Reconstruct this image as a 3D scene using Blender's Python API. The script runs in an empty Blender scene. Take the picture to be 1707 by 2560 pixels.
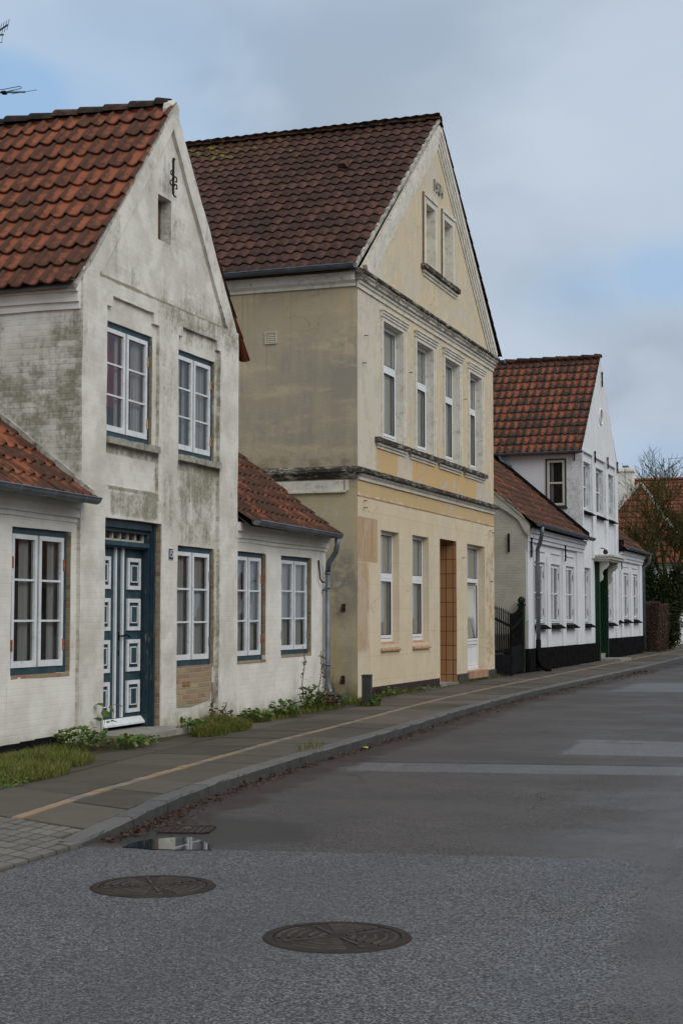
import bpy, math, random
from mathutils import Vector, noise
R = math.radians
sc = bpy.context.scene
COL = sc.collection
rnd = random.Random(7)

# ---------------------------------------------------------------- camera
CAM_H = 1.5
YAW, PITCH = R(19.546), R(3.917)
cam = bpy.data.objects.new("camera", bpy.data.cameras.new("camera"))
COL.objects.link(cam)
cam.location = (0, 0, CAM_H)
cam.rotation_euler = (math.pi/2 + PITCH, 0, YAW)
cam.data.sensor_fit = 'VERTICAL'; cam.data.sensor_height = 23.5; cam.data.sensor_width = 15.67
cam.data.lens = 23.5*3826/2560
cam.data.clip_start = .1; cam.data.clip_end = 2000
sc.camera = cam

# ---------------------------------------------------------------- light
sc.view_settings.view_transform = 'Standard'; sc.view_settings.look = 'None'
sc.view_settings.exposure = 0; sc.view_settings.gamma = 1
sc.cycles.max_bounces = 8; sc.cycles.transparent_max_bounces = 12
SUN_EL, SUN_AZ = R(38), R(118)        # azimuth clockwise from +Y
sd = Vector((math.sin(SUN_AZ)*math.cos(SUN_EL), math.cos(SUN_AZ)*math.cos(SUN_EL), math.sin(SUN_EL)))
sun = bpy.data.objects.new("sun", bpy.data.lights.new("sun", 'SUN')); COL.objects.link(sun)
sun.data.energy = 1.35; sun.data.angle = R(40); sun.data.color = (1, .95, .88)
sun.rotation_euler = sd.to_track_quat('Z', 'Y').to_euler()
sun.location = (10, -10, 30)

def pix_dir(x, y):
    """direction of a point of the photograph's sky (source pixels), only to seat the clouds in the world"""
    fw = Vector((-math.sin(YAW)*math.cos(PITCH), math.cos(YAW)*math.cos(PITCH), math.sin(PITCH)))
    rt = Vector((math.cos(YAW), math.sin(YAW), 0)); up = rt.cross(fw)
    return (fw + rt*(x-853.5)/3826 - up*(y-1280)/3826).normalized()

# ---------------------------------------------------------------- node helper
def hexc(h, a=1.0):
    h = h.lstrip('#'); r = []
    for i in (0, 2, 4):
        c = int(h[i:i+2], 16)/255
        r.append(c/12.92 if c <= .04045 else ((c+.055)/1.055)**2.4)
    return (*r, a)
def col4(c):
    return hexc(c) if isinstance(c, str) else ((*c, 1) if len(c) == 3 else tuple(c))

class NB:
    def __init__(s, nt): s.nt = nt; s.cache = {}
    def n(s, t, props=None, **inp):
        nd = s.nt.nodes.new('ShaderNode'+t)
        for k, v in (props or {}).items(): setattr(nd, k, v)
        for k, v in inp.items():
            key = int(k[1:]) if k[0] == '_' and k[1:].isdigit() else k.replace('_', ' ')
            s.set(nd.inputs[key], v)
        return nd
    def set(s, sock, v):
        if hasattr(v, 'links') or isinstance(v, bpy.types.NodeSocket): s.nt.links.new(v, sock)
        elif isinstance(v, str): sock.default_value = hexc(v)
        elif sock.type == 'RGBA': sock.default_value = col4(v)
        else: sock.default_value = v
    def m(s, op, a, b=0.0, c=None, clamp=False):
        nd = s.n('Math', {'operation': op, 'use_clamp': clamp}); s.set(nd.inputs[0], a); s.set(nd.inputs[1], b)
        if c is not None: s.set(nd.inputs[2], c)
        return nd.outputs[0]
    def add(s, *a):
        r = a[0]
        for b in a[1:]: r = s.m('ADD', r, b)
        return r
    def mul(s, *a):
        r = a[0]
        for b in a[1:]: r = s.m('MULTIPLY', r, b)
        return r
    def mx(s, *a):
        r = a[0]
        for b in a[1:]: r = s.m('MAXIMUM', r, b)
        return r
    def inv(s, a): return s.m('SUBTRACT', 1.0, a)
    def pos(s):
        if 'p' not in s.cache: s.cache['p'] = s.n('NewGeometry').outputs['Position']
        return s.cache['p']
    def xyz(s):
        if 'xyz' not in s.cache:
            nd = s.n('SeparateXYZ', Vector=s.pos()); s.cache['xyz'] = nd.outputs[0], nd.outputs[1], nd.outputs[2]
        return s.cache['xyz']
    def uz(s, su=1.0, sz=1.0, ou=0.0, oz=0.0):
        """wall coordinates: along the wall (x+y works on walls facing the street and on side walls) and up"""
        x, y, z = s.xyz()
        u = s.m('MULTIPLY_ADD', s.m('ADD', x, y), su, ou); w = s.m('MULTIPLY_ADD', z, sz, oz)
        return s.n('CombineXYZ', X=u, Y=w, Z=0.0).outputs[0]
    def noise(s, scale, detail=4, rough=.6, vec=None, dist=0.0):
        return s.n('TexNoise', Vector=vec if vec is not None else s.pos(), Scale=scale, Detail=detail, Roughness=rough, Distortion=dist).outputs['Fac']
    def ss(s, v, lo, hi, a=0.0, b=1.0):
        nd = s.n('MapRange', {'interpolation_type': 'SMOOTHSTEP'})
        for i, q in enumerate((v, lo, hi, a, b)): s.set(nd.inputs[i], q)
        return nd.outputs[0]
    def band(s, v, lo, hi, soft=.05):
        return s.m('SUBTRACT', s.ss(v, lo-soft, lo+soft), s.ss(v, hi-soft, hi+soft))
    def mix(s, f, a, b, mode='MIX'):
        nd = s.n('Mix', {'data_type': 'RGBA', 'blend_type': mode})
        s.set(nd.inputs[0], f); s.set(nd.inputs[6], a); s.set(nd.inputs[7], b)
        return nd.outputs[2]
    def bump(s, h, strength=.3, dist=.01, normal=None):
        nd = s.n('Bump', Height=h, Strength=strength, Distance=dist)
        if normal is not None: s.set(nd.inputs['Normal'], normal)
        return nd.outputs[0]
    def attr(s, name):
        nd = s.n('Attribute', {'attribute_name': name}); sp = s.n('SeparateColor', Color=nd.outputs['Color'])
        return sp.outputs[0], sp.outputs[1], sp.outputs[2]

MATS = {}
def mat(name):
    m = bpy.data.materials.new(name); m.use_nodes = True; m.node_tree.nodes.clear()
    nb = NB(m.node_tree); MATS[name] = m
    return m, nb
def finish(nb, color, rough=.8, normal=None, spec=.3, metallic=0.0):
    p = nb.n('BsdfPrincipled'); nb.set(p.inputs['Base Color'], color); nb.set(p.inputs['Roughness'], rough)
    nb.set(p.inputs['Specular IOR Level'], spec); nb.set(p.inputs['Metallic'], metallic)
    if normal is not None: nb.set(p.inputs['Normal'], normal)
    o = nb.n('OutputMaterial'); nb.nt.links.new(p.outputs[0], o.inputs[0])
    return p

# ---------------------------------------------------------------- world: pale blue sky behind broken grey cloud
w = bpy.data.worlds.new("World"); sc.world = w; w.use_nodes = True; w.node_tree.nodes.clear()
nb = NB(w.node_tree)
sky = nb.n('TexSky', {'sky_type': 'NISHITA', 'sun_disc': False, 'sun_elevation': SUN_EL, 'sun_rotation': SUN_AZ, 'air_density': 1.0, 'dust_density': 1.2, 'ozone_density': 1.0})
tc = nb.n('TexCoord').outputs['Generated']
sx = nb.n('SeparateXYZ', Vector=tc)
st = nb.n('VectorMath', {'operation': 'MULTIPLY'}, _0=tc, _1=(1.0, 1.0, 1.5)).outputs[0]
n1 = nb.noise(4.2, 5, .42, st, .2); n2 = nb.noise(9.0, 4, .45, st, .2); n3 = nb.noise(2.2, 3, .5, st)
zz = sx.outputs[2]
grey = nb.mix(nb.ss(n1, .40, .64), (5.1, 6.0, 7.15), (3.75, 4.5, 5.45))
grey = nb.mix(nb.mul(nb.ss(n2, .48, .70), .5), grey, (5.7, 6.5, 7.5))
grey = nb.mix(nb.ss(zz, .0, .13, .75, 0.0), grey, (5.0, 5.9, 6.9))
# the open sky overhead and behind the camera is brighter than the cloud bank in front of it
front = nb.n('VectorMath', {'operation': 'DOT_PRODUCT'}, _0=tc, _1=(-math.sin(YAW), math.cos(YAW), 0)).outputs['Value']
grey = nb.mix(nb.ss(front, .75, -.1), grey, (6.2, 6.8, 7.4))
grey = nb.mix(nb.ss(zz, .62, .95), grey, (10.5, 11.2, 12.0))
blue = 0.0
for (px, py, rad, amt) in ((10, 235, .05, .85), (130, 290, .09, .55), (1660, 690, .04, .6), (1480, 720, .045, .4), (480, 330, .07, .4), (330, 150, .14, .35), (1650, 1140, .05, .3), (900, 60, .1, .15)):
    d = pix_dir(px, py)
    v = nb.n('VectorMath', {'operation': 'SUBTRACT'}, _0=tc, _1=tuple(d)).outputs[0]
    v = nb.n('VectorMath', {'operation': 'MULTIPLY'}, _0=v, _1=(1, 1, 1.9)).outputs[0]
    L = nb.n('VectorMath', {'operation': 'LENGTH'}, _0=v).outputs['Value']
    L = nb.add(L, nb.m('MULTIPLY_ADD', n1, .12, -.06))
    blue = nb.mx(blue, nb.ss(L, rad*1.5, rad*.1, 0.0, amt))
clear = nb.mix(.4, nb.mix(1.0, sky.outputs[0], (.10, .10, .10), 'MULTIPLY'), (3.2, 5.4, 8.6))
clear = nb.mix(1.0, sky.outputs[0], (.28, .30, .33), 'MULTIPLY')
clear = nb.mix(.8, clear, (3.5, 5.9, 9.0))
c = nb.mix(blue, grey, clear)
bg = nb.n('Background', Color=c, Strength=.1)
nb.nt.links.new(bg.outputs[0], nb.n('OutputWorld').inputs[0])

# ---------------------------------------------------------------- mesh builder
class MB:
    def __init__(s): s.v = []; s.f = []; s.m = []; s.c = None
    def V(s, p): s.v.append(tuple(p)); return len(s.v)-1
    def face(s, pts, m=0):
        i = len(s.v); s.v += [tuple(p) for p in pts]; s.f.append(tuple(range(i, i+len(pts)))); s.m.append(m)
    def box(s, x0, x1, y0, y1, z0, z1, m=0):
        if x0 > x1: x0, x1 = x1, x0
        if y0 > y1: y0, y1 = y1, y0
        if z0 > z1: z0, z1 = z1, z0
        i = len(s.v)
        s.v += [(x, y, z) for z in (z0, z1) for y in (y0, y1) for x in (x0, x1)]
        for q in ((0, 2, 3, 1), (4, 5, 7, 6), (0, 1, 5, 4), (2, 6, 7, 3), (0, 4, 6, 2), (1, 3, 7, 5)):
            s.f.append(tuple(i+k for k in q)); s.m.append(m)
    def obox(s, o, a, b, c, m=0):
        """box from corner o with edge vectors a, b, c"""
        o, a, b, c = Vector(o), Vector(a), Vector(b), Vector(c); i = len(s.v)
        s.v += [tuple(o + a*x + b*y + c*z) for z in (0, 1) for y in (0, 1) for x in (0, 1)]
        flip = a.cross(b).dot(c) < 0
        for q in ((0, 2, 3, 1), (4, 5, 7, 6), (0, 1, 5, 4), (2, 6, 7, 3), (0, 4, 6, 2), (1, 3, 7, 5)):
            s.f.append(tuple(i+k for k in (q[::-1] if flip else q))); s.m.append(m)
    def tube(s, pts, r, n=8, m=0, cap=True):
        pts = [Vector(p) for p in pts]; rs = r if isinstance(r, (list, tuple)) else [r]*len(pts)
        i0 = len(s.v); ref = None
        for k, p in enumerate(pts):
            t = (pts[min(k+1, len(pts)-1)] - pts[max(k-1, 0)])
            if t.length < 1e-9: t = Vector((0, 0, 1))
            t.normalize()
            if ref is None: ref = Vector((0, 0, 1)) if abs(t.z) < .9 else Vector((1, 0, 0))
            a = t.cross(ref)
            if a.length < 1e-6: a = t.cross(Vector((.3, 1, .2)))
            a.normalize(); b = t.cross(a); ref = -b if False else b.cross(t) if False else ref
            for j in range(n):
                an = 2*math.pi*j/n
                s.v.append(tuple(p + (a*math.cos(an) + b*math.sin(an))*rs[k]))
        for k in range(len(pts)-1):
            for j in range(n):
                q = (i0+k*n+j, i0+k*n+(j+1) % n, i0+(k+1)*n+(j+1) % n, i0+(k+1)*n+j)
                s.f.append(q); s.m.append(m)
        if cap and n > 2:
            s.f.append(tuple(i0+j for j in reversed(range(n)))); s.m.append(m)
            e = i0+(len(pts)-1)*n
            s.f.append(tuple(e+j for j in range(n))); s.m.append(m)
    def sweep(s, prof, p0, p1, U, W, m=0, cap=True):
        """profile of (out, up) pairs along the two directions U, W swept from p0 to p1"""
        p0, p1, U, W = Vector(p0), Vector(p1), Vector(U), Vector(W); i = len(s.v); n = len(prof)
        for p in (p0, p1): s.v += [tuple(p + U*a + W*b) for a, b in prof]
        for j in range(n-1):
            s.f.append((i+j, i+j+1, i+n+j+1, i+n+j)); s.m.append(m)
        if cap:
            s.f.append(tuple(i+j for j in range(n))); s.m.append(m)
            s.f.append(tuple(i+n+j for j in reversed(range(n)))); s.m.append(m)
    def wobble(s, amp, sc_=.9, fine=0.0):
        o = []
        for p in s.v:
            P = Vector(p); d = noise.noise_vector(P*sc_)*amp
            if fine: d += noise.noise_vector(P*6.1+Vector((3, 1, 7)))*fine
            o.append(tuple(P+d))
        s.v = o
    def build(s, name, mats, parent=None, smooth=False, loc=None, uv=None):
        if not isinstance(mats, (list, tuple)): mats = [mats]
        o0 = Vector(loc) if loc is not None else (Vector(parent['_base']) if parent and '_base' in parent else Vector((0, 0, 0)))
        me = bpy.data.meshes.new(name)
        me.from_pydata([tuple(Vector(p)-o0) for p in s.v], [], s.f)
        for mm in mats: me.materials.append(MATS[mm] if isinstance(mm, str) else mm)
        me.polygons.foreach_set('material_index', s.m)
        if smooth: me.polygons.foreach_set('use_smooth', [True]*len(me.polygons))
        if s.c is not None:
            a = me.color_attributes.new('tint', 'FLOAT_COLOR', 'POINT')
            flat = []
            for cc in s.c: flat += [cc[0], cc[1], cc[2], 1.0]
            a.data.foreach_set('color', flat)
        me.update()
        o = bpy.data.objects.new(name, me); COL.objects.link(o)
        if parent is not None:
            o.parent = parent
            if '_base' in parent: o['_base'] = parent['_base']
        elif loc is not None: o.location = loc
        return o
    def tint(s, n0, cc):
        if s.c is None: s.c = []
        while len(s.c) < len(s.v): s.c.append(cc)

def thing(name, label, cat, loc, group=None):
    o = bpy.data.objects.new(name, None); COL.objects.link(o); o.location = loc; o.empty_display_size = .3
    o['_base'] = tuple(loc); o['label'] = label; o['category'] = cat
    if group: o['group'] = group
    return o
def tag(o, label, cat, group=None):
    o['label'] = label; o['category'] = cat
    if group: o['group'] = group
    return o
def struct(o): o['kind'] = 'structure'; return o
def stuff(o, label, cat): o['kind'] = 'stuff'; o['label'] = label; o['category'] = cat; return o

def FX(X): return lambda u, w, d=0.0: (X-d, u, w)          # wall facing the street (+X): u = y, w = z
def FY(Y): return lambda u, w, d=0.0: (u, Y+d, w)          # wall facing the camera side (-Y): u = x, w = z

def clip(poly, outline):
    out = poly
    n = len(outline)
    for i in range(n):
        a, b = outline[i], outline[(i+1) % n]; inp = out; out = []
        if not inp: return []
        def side(p): return (b[0]-a[0])*(p[1]-a[1]) - (b[1]-a[1])*(p[0]-a[0])
        for k in range(len(inp)):
            p, q = inp[k], inp[(k+1) % len(inp)]; sp, sq = side(p), side(q)
            if sp >= -1e-9: out.append(p)
            if (sp > 1e-9 and sq < -1e-9) or (sp < -1e-9 and sq > 1e-9):
                t = sp/(sp-sq); out.append((p[0]+(q[0]-p[0])*t, p[1]+(q[1]-p[1])*t))
    return out

def wall(mb, A, outline, holes=(), step=.3, reveal=.12, m=0, mr=None, d=0.0, skirt=None):
    """wall sheet inside a convex outline (u, w), counter-clockwise, with rectangular openings and their reveals"""
    us = [p[0] for p in outline]; ws = [p[1] for p in outline]
    def br(lo, hi, extra):
        s_ = sorted({round(lo, 4), round(hi, 4)} | {round(e, 4) for e in extra if lo < e < hi}); out = []
        for a, b in zip(s_, s_[1:]):
            k = max(1, int(math.ceil((b-a)/step)))
            out += [a+(b-a)*i/k for i in range(k)]
        return out+[s_[-1]]
    U = br(min(us), max(us), [h[0] for h in holes]+[h[1] for h in holes]+us)
    W = br(min(ws), max(ws), [h[2] for h in holes]+[h[3] for h in holes]+ws)
    for u0, u1 in zip(U, U[1:]):
        for w0, w1 in zip(W, W[1:]):
            cu, cw = (u0+u1)/2, (w0+w1)/2
            if any(h[0] < cu < h[1] and h[2] < cw < h[3] for h in holes): continue
            p = clip([(u0, w0), (u1, w0), (u1, w1), (u0, w1)], outline)
            if len(p) >= 3: mb.face([A(a, b, d) for a, b in p], m)
    for h in holes:
        rv = h[4] if len(h) > 4 else reveal
        mm = (h[5] if len(h) > 5 else (mr if mr is not None else m))
        hu = [u for u in U if h[0]-1e-6 <= u <= h[1]+1e-6]; hw = [x for x in W if h[2]-1e-6 <= x <= h[3]+1e-6]
        for a, b in zip(hu, hu[1:]):
            mb.face([A(a, h[2], d), A(b, h[2], d), A(b, h[2], d+rv), A(a, h[2], d+rv)][::-1], mm)
            mb.face([A(a, h[3], d), A(b, h[3], d), A(b, h[3], d+rv), A(a, h[3], d+rv)], mm)
        for a, b in zip(hw, hw[1:]):
            mb.face([A(h[0], a, d), A(h[0], b, d), A(h[0], b, d+rv), A(h[0], a, d+rv)], mm)
            mb.face([A(h[1], a, d), A(h[1], b, d), A(h[1], b, d+rv), A(h[1], a, d+rv)][::-1], mm)
    if skirt:
        for i in range(len(outline)):
            a, b = outline[i], outline[(i+1) % len(outline)]
            k = max(1, int(math.ceil(math.hypot(b[0]-a[0], b[1]-a[1])/step)))
            for j in range(k):
                p = (a[0]+(b[0]-a[0])*j/k, a[1]+(b[1]-a[1])*j/k); q = (a[0]+(b[0]-a[0])*(j+1)/k, a[1]+(b[1]-a[1])*(j+1)/k)
                mb.face([A(*p, d), A(*p, d+skirt), A(*q, d+skirt), A(*q, d)], m)

def rect(u0, u1, w0, w1): return [(u0, w0), (u1, w0), (u1, w1), (u0, w1)]
def fbox(mb, A, u0, u1, w0, w1, d0, d1, m=0):
    """box on a wall: from depth d0 (front, may be negative = proud) to d1"""
    a, b = A(u0, w0, d0), A(u1, w1, d1); mb.box(a[0], b[0], a[1], b[1], a[2], b[2], m)
def fframe(mb, A, u0, u1, w0, w1, t, d0, d1, m=0, tb=None, tt=None):
    tb = t if tb is None else tb; tt = t if tt is None else tt
    fbox(mb, A, u0, u0+t, w0, w1, d0, d1, m); fbox(mb, A, u1-t, u1, w0, w1, d0, d1, m)
    fbox(mb, A, u0+t, u1-t, w0, w0+tb, d0, d1, m); fbox(mb, A, u0+t, u1-t, w1-tt, w1, d0, d1, m)

def text_part(name, body, A, u, wz, size, d, depth, m, parent, center=True, sx=1.0):
    cu = bpy.data.curves.new(name, 'FONT'); cu.body = body; cu.size = size; cu.extrude = depth/2
    cu.align_x = 'CENTER' if center else 'LEFT'; cu.align_y = 'CENTER'
    ob = bpy.data.objects.new('tmp_text', cu); COL.objects.link(ob)
    dg = bpy.context.evaluated_depsgraph_get(); me = bpy.data.meshes.new_from_object(ob.evaluated_get(dg))
    bpy.data.objects.remove(ob)
    mb = MB()
    for v in me.vertices: mb.v.append(A(u+v.co.x*sx, wz+v.co.y, d-v.co.z))
    for p in me.polygons: mb.f.append(tuple(p.vertices)); mb.m.append(0)
    bpy.data.meshes.remove(me)
    return mb.build(name, m, parent)
# ---------------------------------------------------------------- materials
def simple(name, color, rough=.7, var=.12, scale=8, spec=.2, bump=0.0, bscale=40, metallic=0.0, dirt=None, dirt_amt=.3, dscale=5):
    m, nb = mat(name)
    f = nb.noise(scale, 5, .6)
    cc = col4(color)
    c = nb.mix(nb.ss(f, .3, .7), [k*(1-var) for k in cc[:3]], [min(1, k*(1+var)) for k in cc[:3]])
    if dirt: c = nb.mix(nb.mul(nb.ss(nb.noise(dscale, 7, .7), .5, .68), dirt_amt), c, dirt)
    nrm = nb.bump(nb.noise(bscale, 4, .6), bump, .004) if bump else None
    finish(nb, c, rough, nrm, spec, metallic); return m

def whitewash(name, base, base2, dirt, zones, brick=.5, general=.12, damp_shade=None, streak=.25, spots=.45, lump=.7, front_brick=1.0):
    """limewash over brick: zones are (axis, a0, a1, z0, z1, amount, soft), axis 'x' for side walls and 'y' for the front"""
    m, nb = mat(name); x, y, z = nb.xyz(); uz = nb.uz()
    big = nb.noise(1.1, 5, .6); mid = nb.noise(5.0, 7, .68); fine = nb.noise(26.0, 5, .7)
    st = nb.noise(1.0, 6, .7, nb.uz(7.0, .55, 3.1))
    c = nb.mix(nb.ss(nb.noise(2.3, 6, .6), .35, .65), base, base2)
    br = nb.n('TexBrick', {'offset': .5}, Vector=uz, Scale=1.0, Mortar_Size=.007, Mortar_Smooth=.4, Bias=0.0, Brick_Width=.235, Row_Height=.068)
    nb.set(br.inputs['Color1'], (0, 0, 0)); nb.set(br.inputs['Color2'], (1, 1, 1)); nb.set(br.inputs['Mortar'], (.5, .5, .5))
    bid = nb.n('SeparateColor', Color=br.outputs['Color']).outputs[0]
    mort = br.outputs['Fac']
    ny = nb.n('SeparateXYZ', Vector=nb.n('NewGeometry').outputs['Normal']).outputs[1]
    sidef = nb.ss(ny, -.2, -.7); bk = nb.mul(nb.mx(nb.mul(sidef, 1.0), front_brick), brick)
    zone = general
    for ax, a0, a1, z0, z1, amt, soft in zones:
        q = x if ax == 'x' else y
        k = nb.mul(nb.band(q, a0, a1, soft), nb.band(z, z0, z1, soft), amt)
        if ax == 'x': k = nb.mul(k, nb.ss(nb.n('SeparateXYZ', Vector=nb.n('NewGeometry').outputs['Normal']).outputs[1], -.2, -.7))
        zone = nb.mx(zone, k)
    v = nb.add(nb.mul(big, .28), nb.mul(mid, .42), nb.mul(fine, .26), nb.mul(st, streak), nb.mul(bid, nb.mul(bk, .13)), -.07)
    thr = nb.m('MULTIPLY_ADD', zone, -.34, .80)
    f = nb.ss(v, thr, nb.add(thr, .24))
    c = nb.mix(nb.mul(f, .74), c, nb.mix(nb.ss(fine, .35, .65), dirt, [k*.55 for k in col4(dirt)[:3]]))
    sp = nb.mul(nb.ss(nb.noise(19, 6, .75), .64, .74), nb.ss(nb.noise(1.7, 3), .4, .62), spots)
    c = nb.mix(sp, c, (.16, .15, .11))
    chp = nb.mul(nb.ss(nb.noise(6.5, 7, .78), .655, .69), nb.ss(nb.noise(.9, 3), .42, .6), .55)       # flakes where older coats show
    c = nb.mix(chp, c, nb.mix(nb.ss(fine, .4, .6), (.30, .26, .18), (.43, .40, .34)))
    run = nb.mul(nb.ss(nb.noise(1.0, 4, .6, nb.uz(16, .35, 9)), .62, .74), nb.ss(big, .4, .62), .4)      # rain runs
    c = nb.mix(run, c, (.27, .245, .175))
    if damp_shade is not None:
        dz, dc, da = damp_shade
        c = nb.mix(nb.mul(nb.ss(nb.add(z, nb.m('MULTIPLY_ADD', mid, .5, -.25)), dz, 0.0), da), c, dc)  # damp stain at the wall foot, with contact darkness painted in
    lumps = nb.noise(11, 6, .62)
    h = nb.add(nb.mul(nb.inv(mort), nb.mul(bk, .55)), nb.mul(lumps, lump), nb.mul(fine, .14))
    finish(nb, c, .92, nb.bump(h, .55, .012), .12)
    return m

OLIVE = (.185, .165, .088)
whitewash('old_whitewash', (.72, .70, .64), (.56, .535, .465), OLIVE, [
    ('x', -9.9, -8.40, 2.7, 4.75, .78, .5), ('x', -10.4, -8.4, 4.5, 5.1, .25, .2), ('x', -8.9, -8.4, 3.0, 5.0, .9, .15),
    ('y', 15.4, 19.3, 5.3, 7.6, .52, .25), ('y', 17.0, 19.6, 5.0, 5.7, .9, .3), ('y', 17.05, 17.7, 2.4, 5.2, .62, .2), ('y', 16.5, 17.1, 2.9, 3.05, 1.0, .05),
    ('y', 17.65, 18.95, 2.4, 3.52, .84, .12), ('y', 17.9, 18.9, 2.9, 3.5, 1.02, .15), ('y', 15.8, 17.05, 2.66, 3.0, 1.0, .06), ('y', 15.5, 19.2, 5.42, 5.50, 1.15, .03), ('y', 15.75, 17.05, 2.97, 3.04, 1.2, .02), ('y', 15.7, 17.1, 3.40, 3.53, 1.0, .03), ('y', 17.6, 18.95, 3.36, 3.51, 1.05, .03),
    ('y', 18.8, 19.0, .4, 5.2, .9, .13), ('y', 15.0, 15.3, 0, 5.2, .55, .1), ('y', 17.0, 17.15, 2.0, 5.1, .7, .12)], general=.34, damp_shade=(.42, (.27, .245, .15), .75), streak=.42, brick=.7, front_brick=.25)
whitewash('wing_whitewash', (.76, .74, .685), (.66, .635, .575), OLIVE, [
    ('y', 15.0, 15.3, 0, 2.7, .75, .08), ('y', 12, 15, .0, .35, .8, .15), ('y', 19.5, 23.5, .0, .5, .65, .2), ('y', 14.2, 14.6, .1, .8, .5, .1), ('y', 20.4, 22.8, .5, .92, .5, .1)],
    general=.20, damp_shade=(.36, (.29, .265, .17), .7), streak=.25, spots=.4, brick=.4, front_brick=.6)
whitewash('clean_white', (.68, .70, .725), (.63, .645, .66), (.30, .29, .26), [('y', 37, 58, .6, 1.1, .35, .15), ('x', -9.1, -8.3, 4.0, 6.4, .9, .25), ('y', 45, 52, 6.4, 7.2, .5, .25)],
    brick=.15, general=.06, streak=.3, spots=.12, lump=.3)
whitewash('cream_brick', (.50, .475, .40), (.42, .40, .335), (.24, .215, .13), [('x', -11, -8.3, .5, 5, .45, .3)], brick=1.3, general=.3, streak=.1, spots=.25)

# exposed old yellow brick (where the limewash has come off, and in the window reveals)
def brickmat(name, cols, mortar, bw=.235, rh=.068):
    m, nb = mat(name); uz = nb.uz(1, 1, .02, .03)
    wv = nb.n('VectorMath', {'operation': 'MULTIPLY_ADD'}, _0=nb.n('TexNoise', Vector=uz, Scale=7.0, Detail=3).outputs['Color'], _1=(.018, .018, 0), _2=uz).outputs[0]
    br = nb.n('TexBrick', {'offset': .5}, Vector=wv, Scale=1.0, Mortar_Size=.008, Mortar_Smooth=.3, Bias=0.0, Brick_Width=bw, Row_Height=rh)
    nb.set(br.inputs['Color1'], (0, 0, 0)); nb.set(br.inputs['Color2'], (1, 1, 1)); nb.set(br.inputs['Mortar'], (.5, .5, .5))
    bid = nb.n('SeparateColor', Color=br.outputs['Color']).outputs[0]
    cr = nb.n('ValToRGB', Fac=bid); el = cr.color_ramp.elements
    cr.color_ramp.interpolation = 'LINEAR'
    el[0].position = 0; el[0].color = col4(cols[0]); el[1].position = 1; el[1].color = col4(cols[-1])
    for i, cc in enumerate(cols[1:-1]): e = el.new((i+1)/(len(cols)-1)); e.color = col4(cc)
    c = nb.mix(nb.ss(nb.noise(16, 6, .7), .35, .75, 0, .5), cr.outputs[0], (.16, .13, .09))
    c = nb.mix(br.outputs['Fac'], c, mortar)
    h = nb.add(nb.inv(br.outputs['Fac']), nb.mul(nb.noise(30, 4), .4))
    finish(nb, c, .9, nb.bump(h, .7, .01), .15); return m
brickmat('old_brick', [(.36, .27, .15), (.40, .31, .18), (.27, .16, .10), (.44, .34, .20), (.38, .20, .12), (.33, .26, .16)], (.33, .31, .26))
brickmat('orange_brick', [(.36, .10, .05), (.30, .20, .10)], (.24, .22, .17))

# pantiles: the mesh carries a tint per tile (x: random, y: height on the profile, z: place along the tile)
def tilemat(name, base, base2, dark, moss, dark_amt=.6, moss_amt=.0, moss_zone=None, flecks=0.0, crest=.6, bigw=.5, low=.12):
    m, nb = mat(name); r, h, v = nb.attr('tint')
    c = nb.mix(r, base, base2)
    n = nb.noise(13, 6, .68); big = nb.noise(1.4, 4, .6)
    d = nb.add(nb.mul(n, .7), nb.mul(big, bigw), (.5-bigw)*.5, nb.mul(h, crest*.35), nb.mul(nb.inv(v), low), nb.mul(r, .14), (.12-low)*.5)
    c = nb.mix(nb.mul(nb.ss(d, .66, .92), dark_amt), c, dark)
    if moss_zone is not None:
        x, y, z = nb.xyz(); ms = nb.ss(z, moss_zone[0], moss_zone[1])
        if len(moss_zone) > 2: ms = nb.mul(ms, nb.ss(x, moss_zone[2], moss_zone[3], 1.0, .25))
    else: ms = .35
    mo = nb.ss(nb.add(nb.noise(6.5, 6, .7), nb.mul(nb.noise(1.1, 3), .25)), nb.m('MULTIPLY_ADD', ms, -.2, .84), nb.m('MULTIPLY_ADD', ms, -.2, .93))
    c = nb.mix(nb.mul(mo, moss_amt), c, moss)
    if flecks: c = nb.mix(nb.mul(nb.ss(nb.noise(34, 3, .6), .68, .76), flecks), c, (.30, .27, .22))
    hh = nb.noise(45, 4, .65)
    finish(nb, c, nb.ss(n, .3, .7, .6, .9), nb.bump(hh, .3, .005), .10); return m
tilemat('red_pantile', (.265, .085, .043), (.205, .066, .035), (.040, .028, .022), (.20, .13, .03), .80, .55, None, .05, .9)
tilemat('wing_pantile', (.275, .090, .044), (.215, .068, .035), (.048, .032, .024), (.17, .12, .05), .9, .4, None, .12, .7, 1.0)
tilemat('brown_tile', (.100, .044, .030), (.068, .032, .024), (.020, .014, .011), (.19, .15, .025), .7, .8, (9.6, 11.6, -13.0, -9.5), .45)
tilemat('orange_pantile', (.235, .074, .038), (.18, .056, .030), (.030, .026, .022), (.17, .12, .05), .95, .2, None, .0, .9, .5, .30)
tilemat('far_tile', (.29, .092, .046), (.22, .068, .036), (.06, .036, .026), (.17, .12, .05), .8, .3)
tilemat('ridge_dark', (.085, .045, .030), (.065, .038, .026), (.016, .014, .012), (.19, .15, .025), .9, .7, (7.0, 14.0))
tilemat('ridge_red', (.33, .10, .05), (.28, .08, .04), (.06, .045, .035), (.2, .17, .04), .5, .3)

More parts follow.
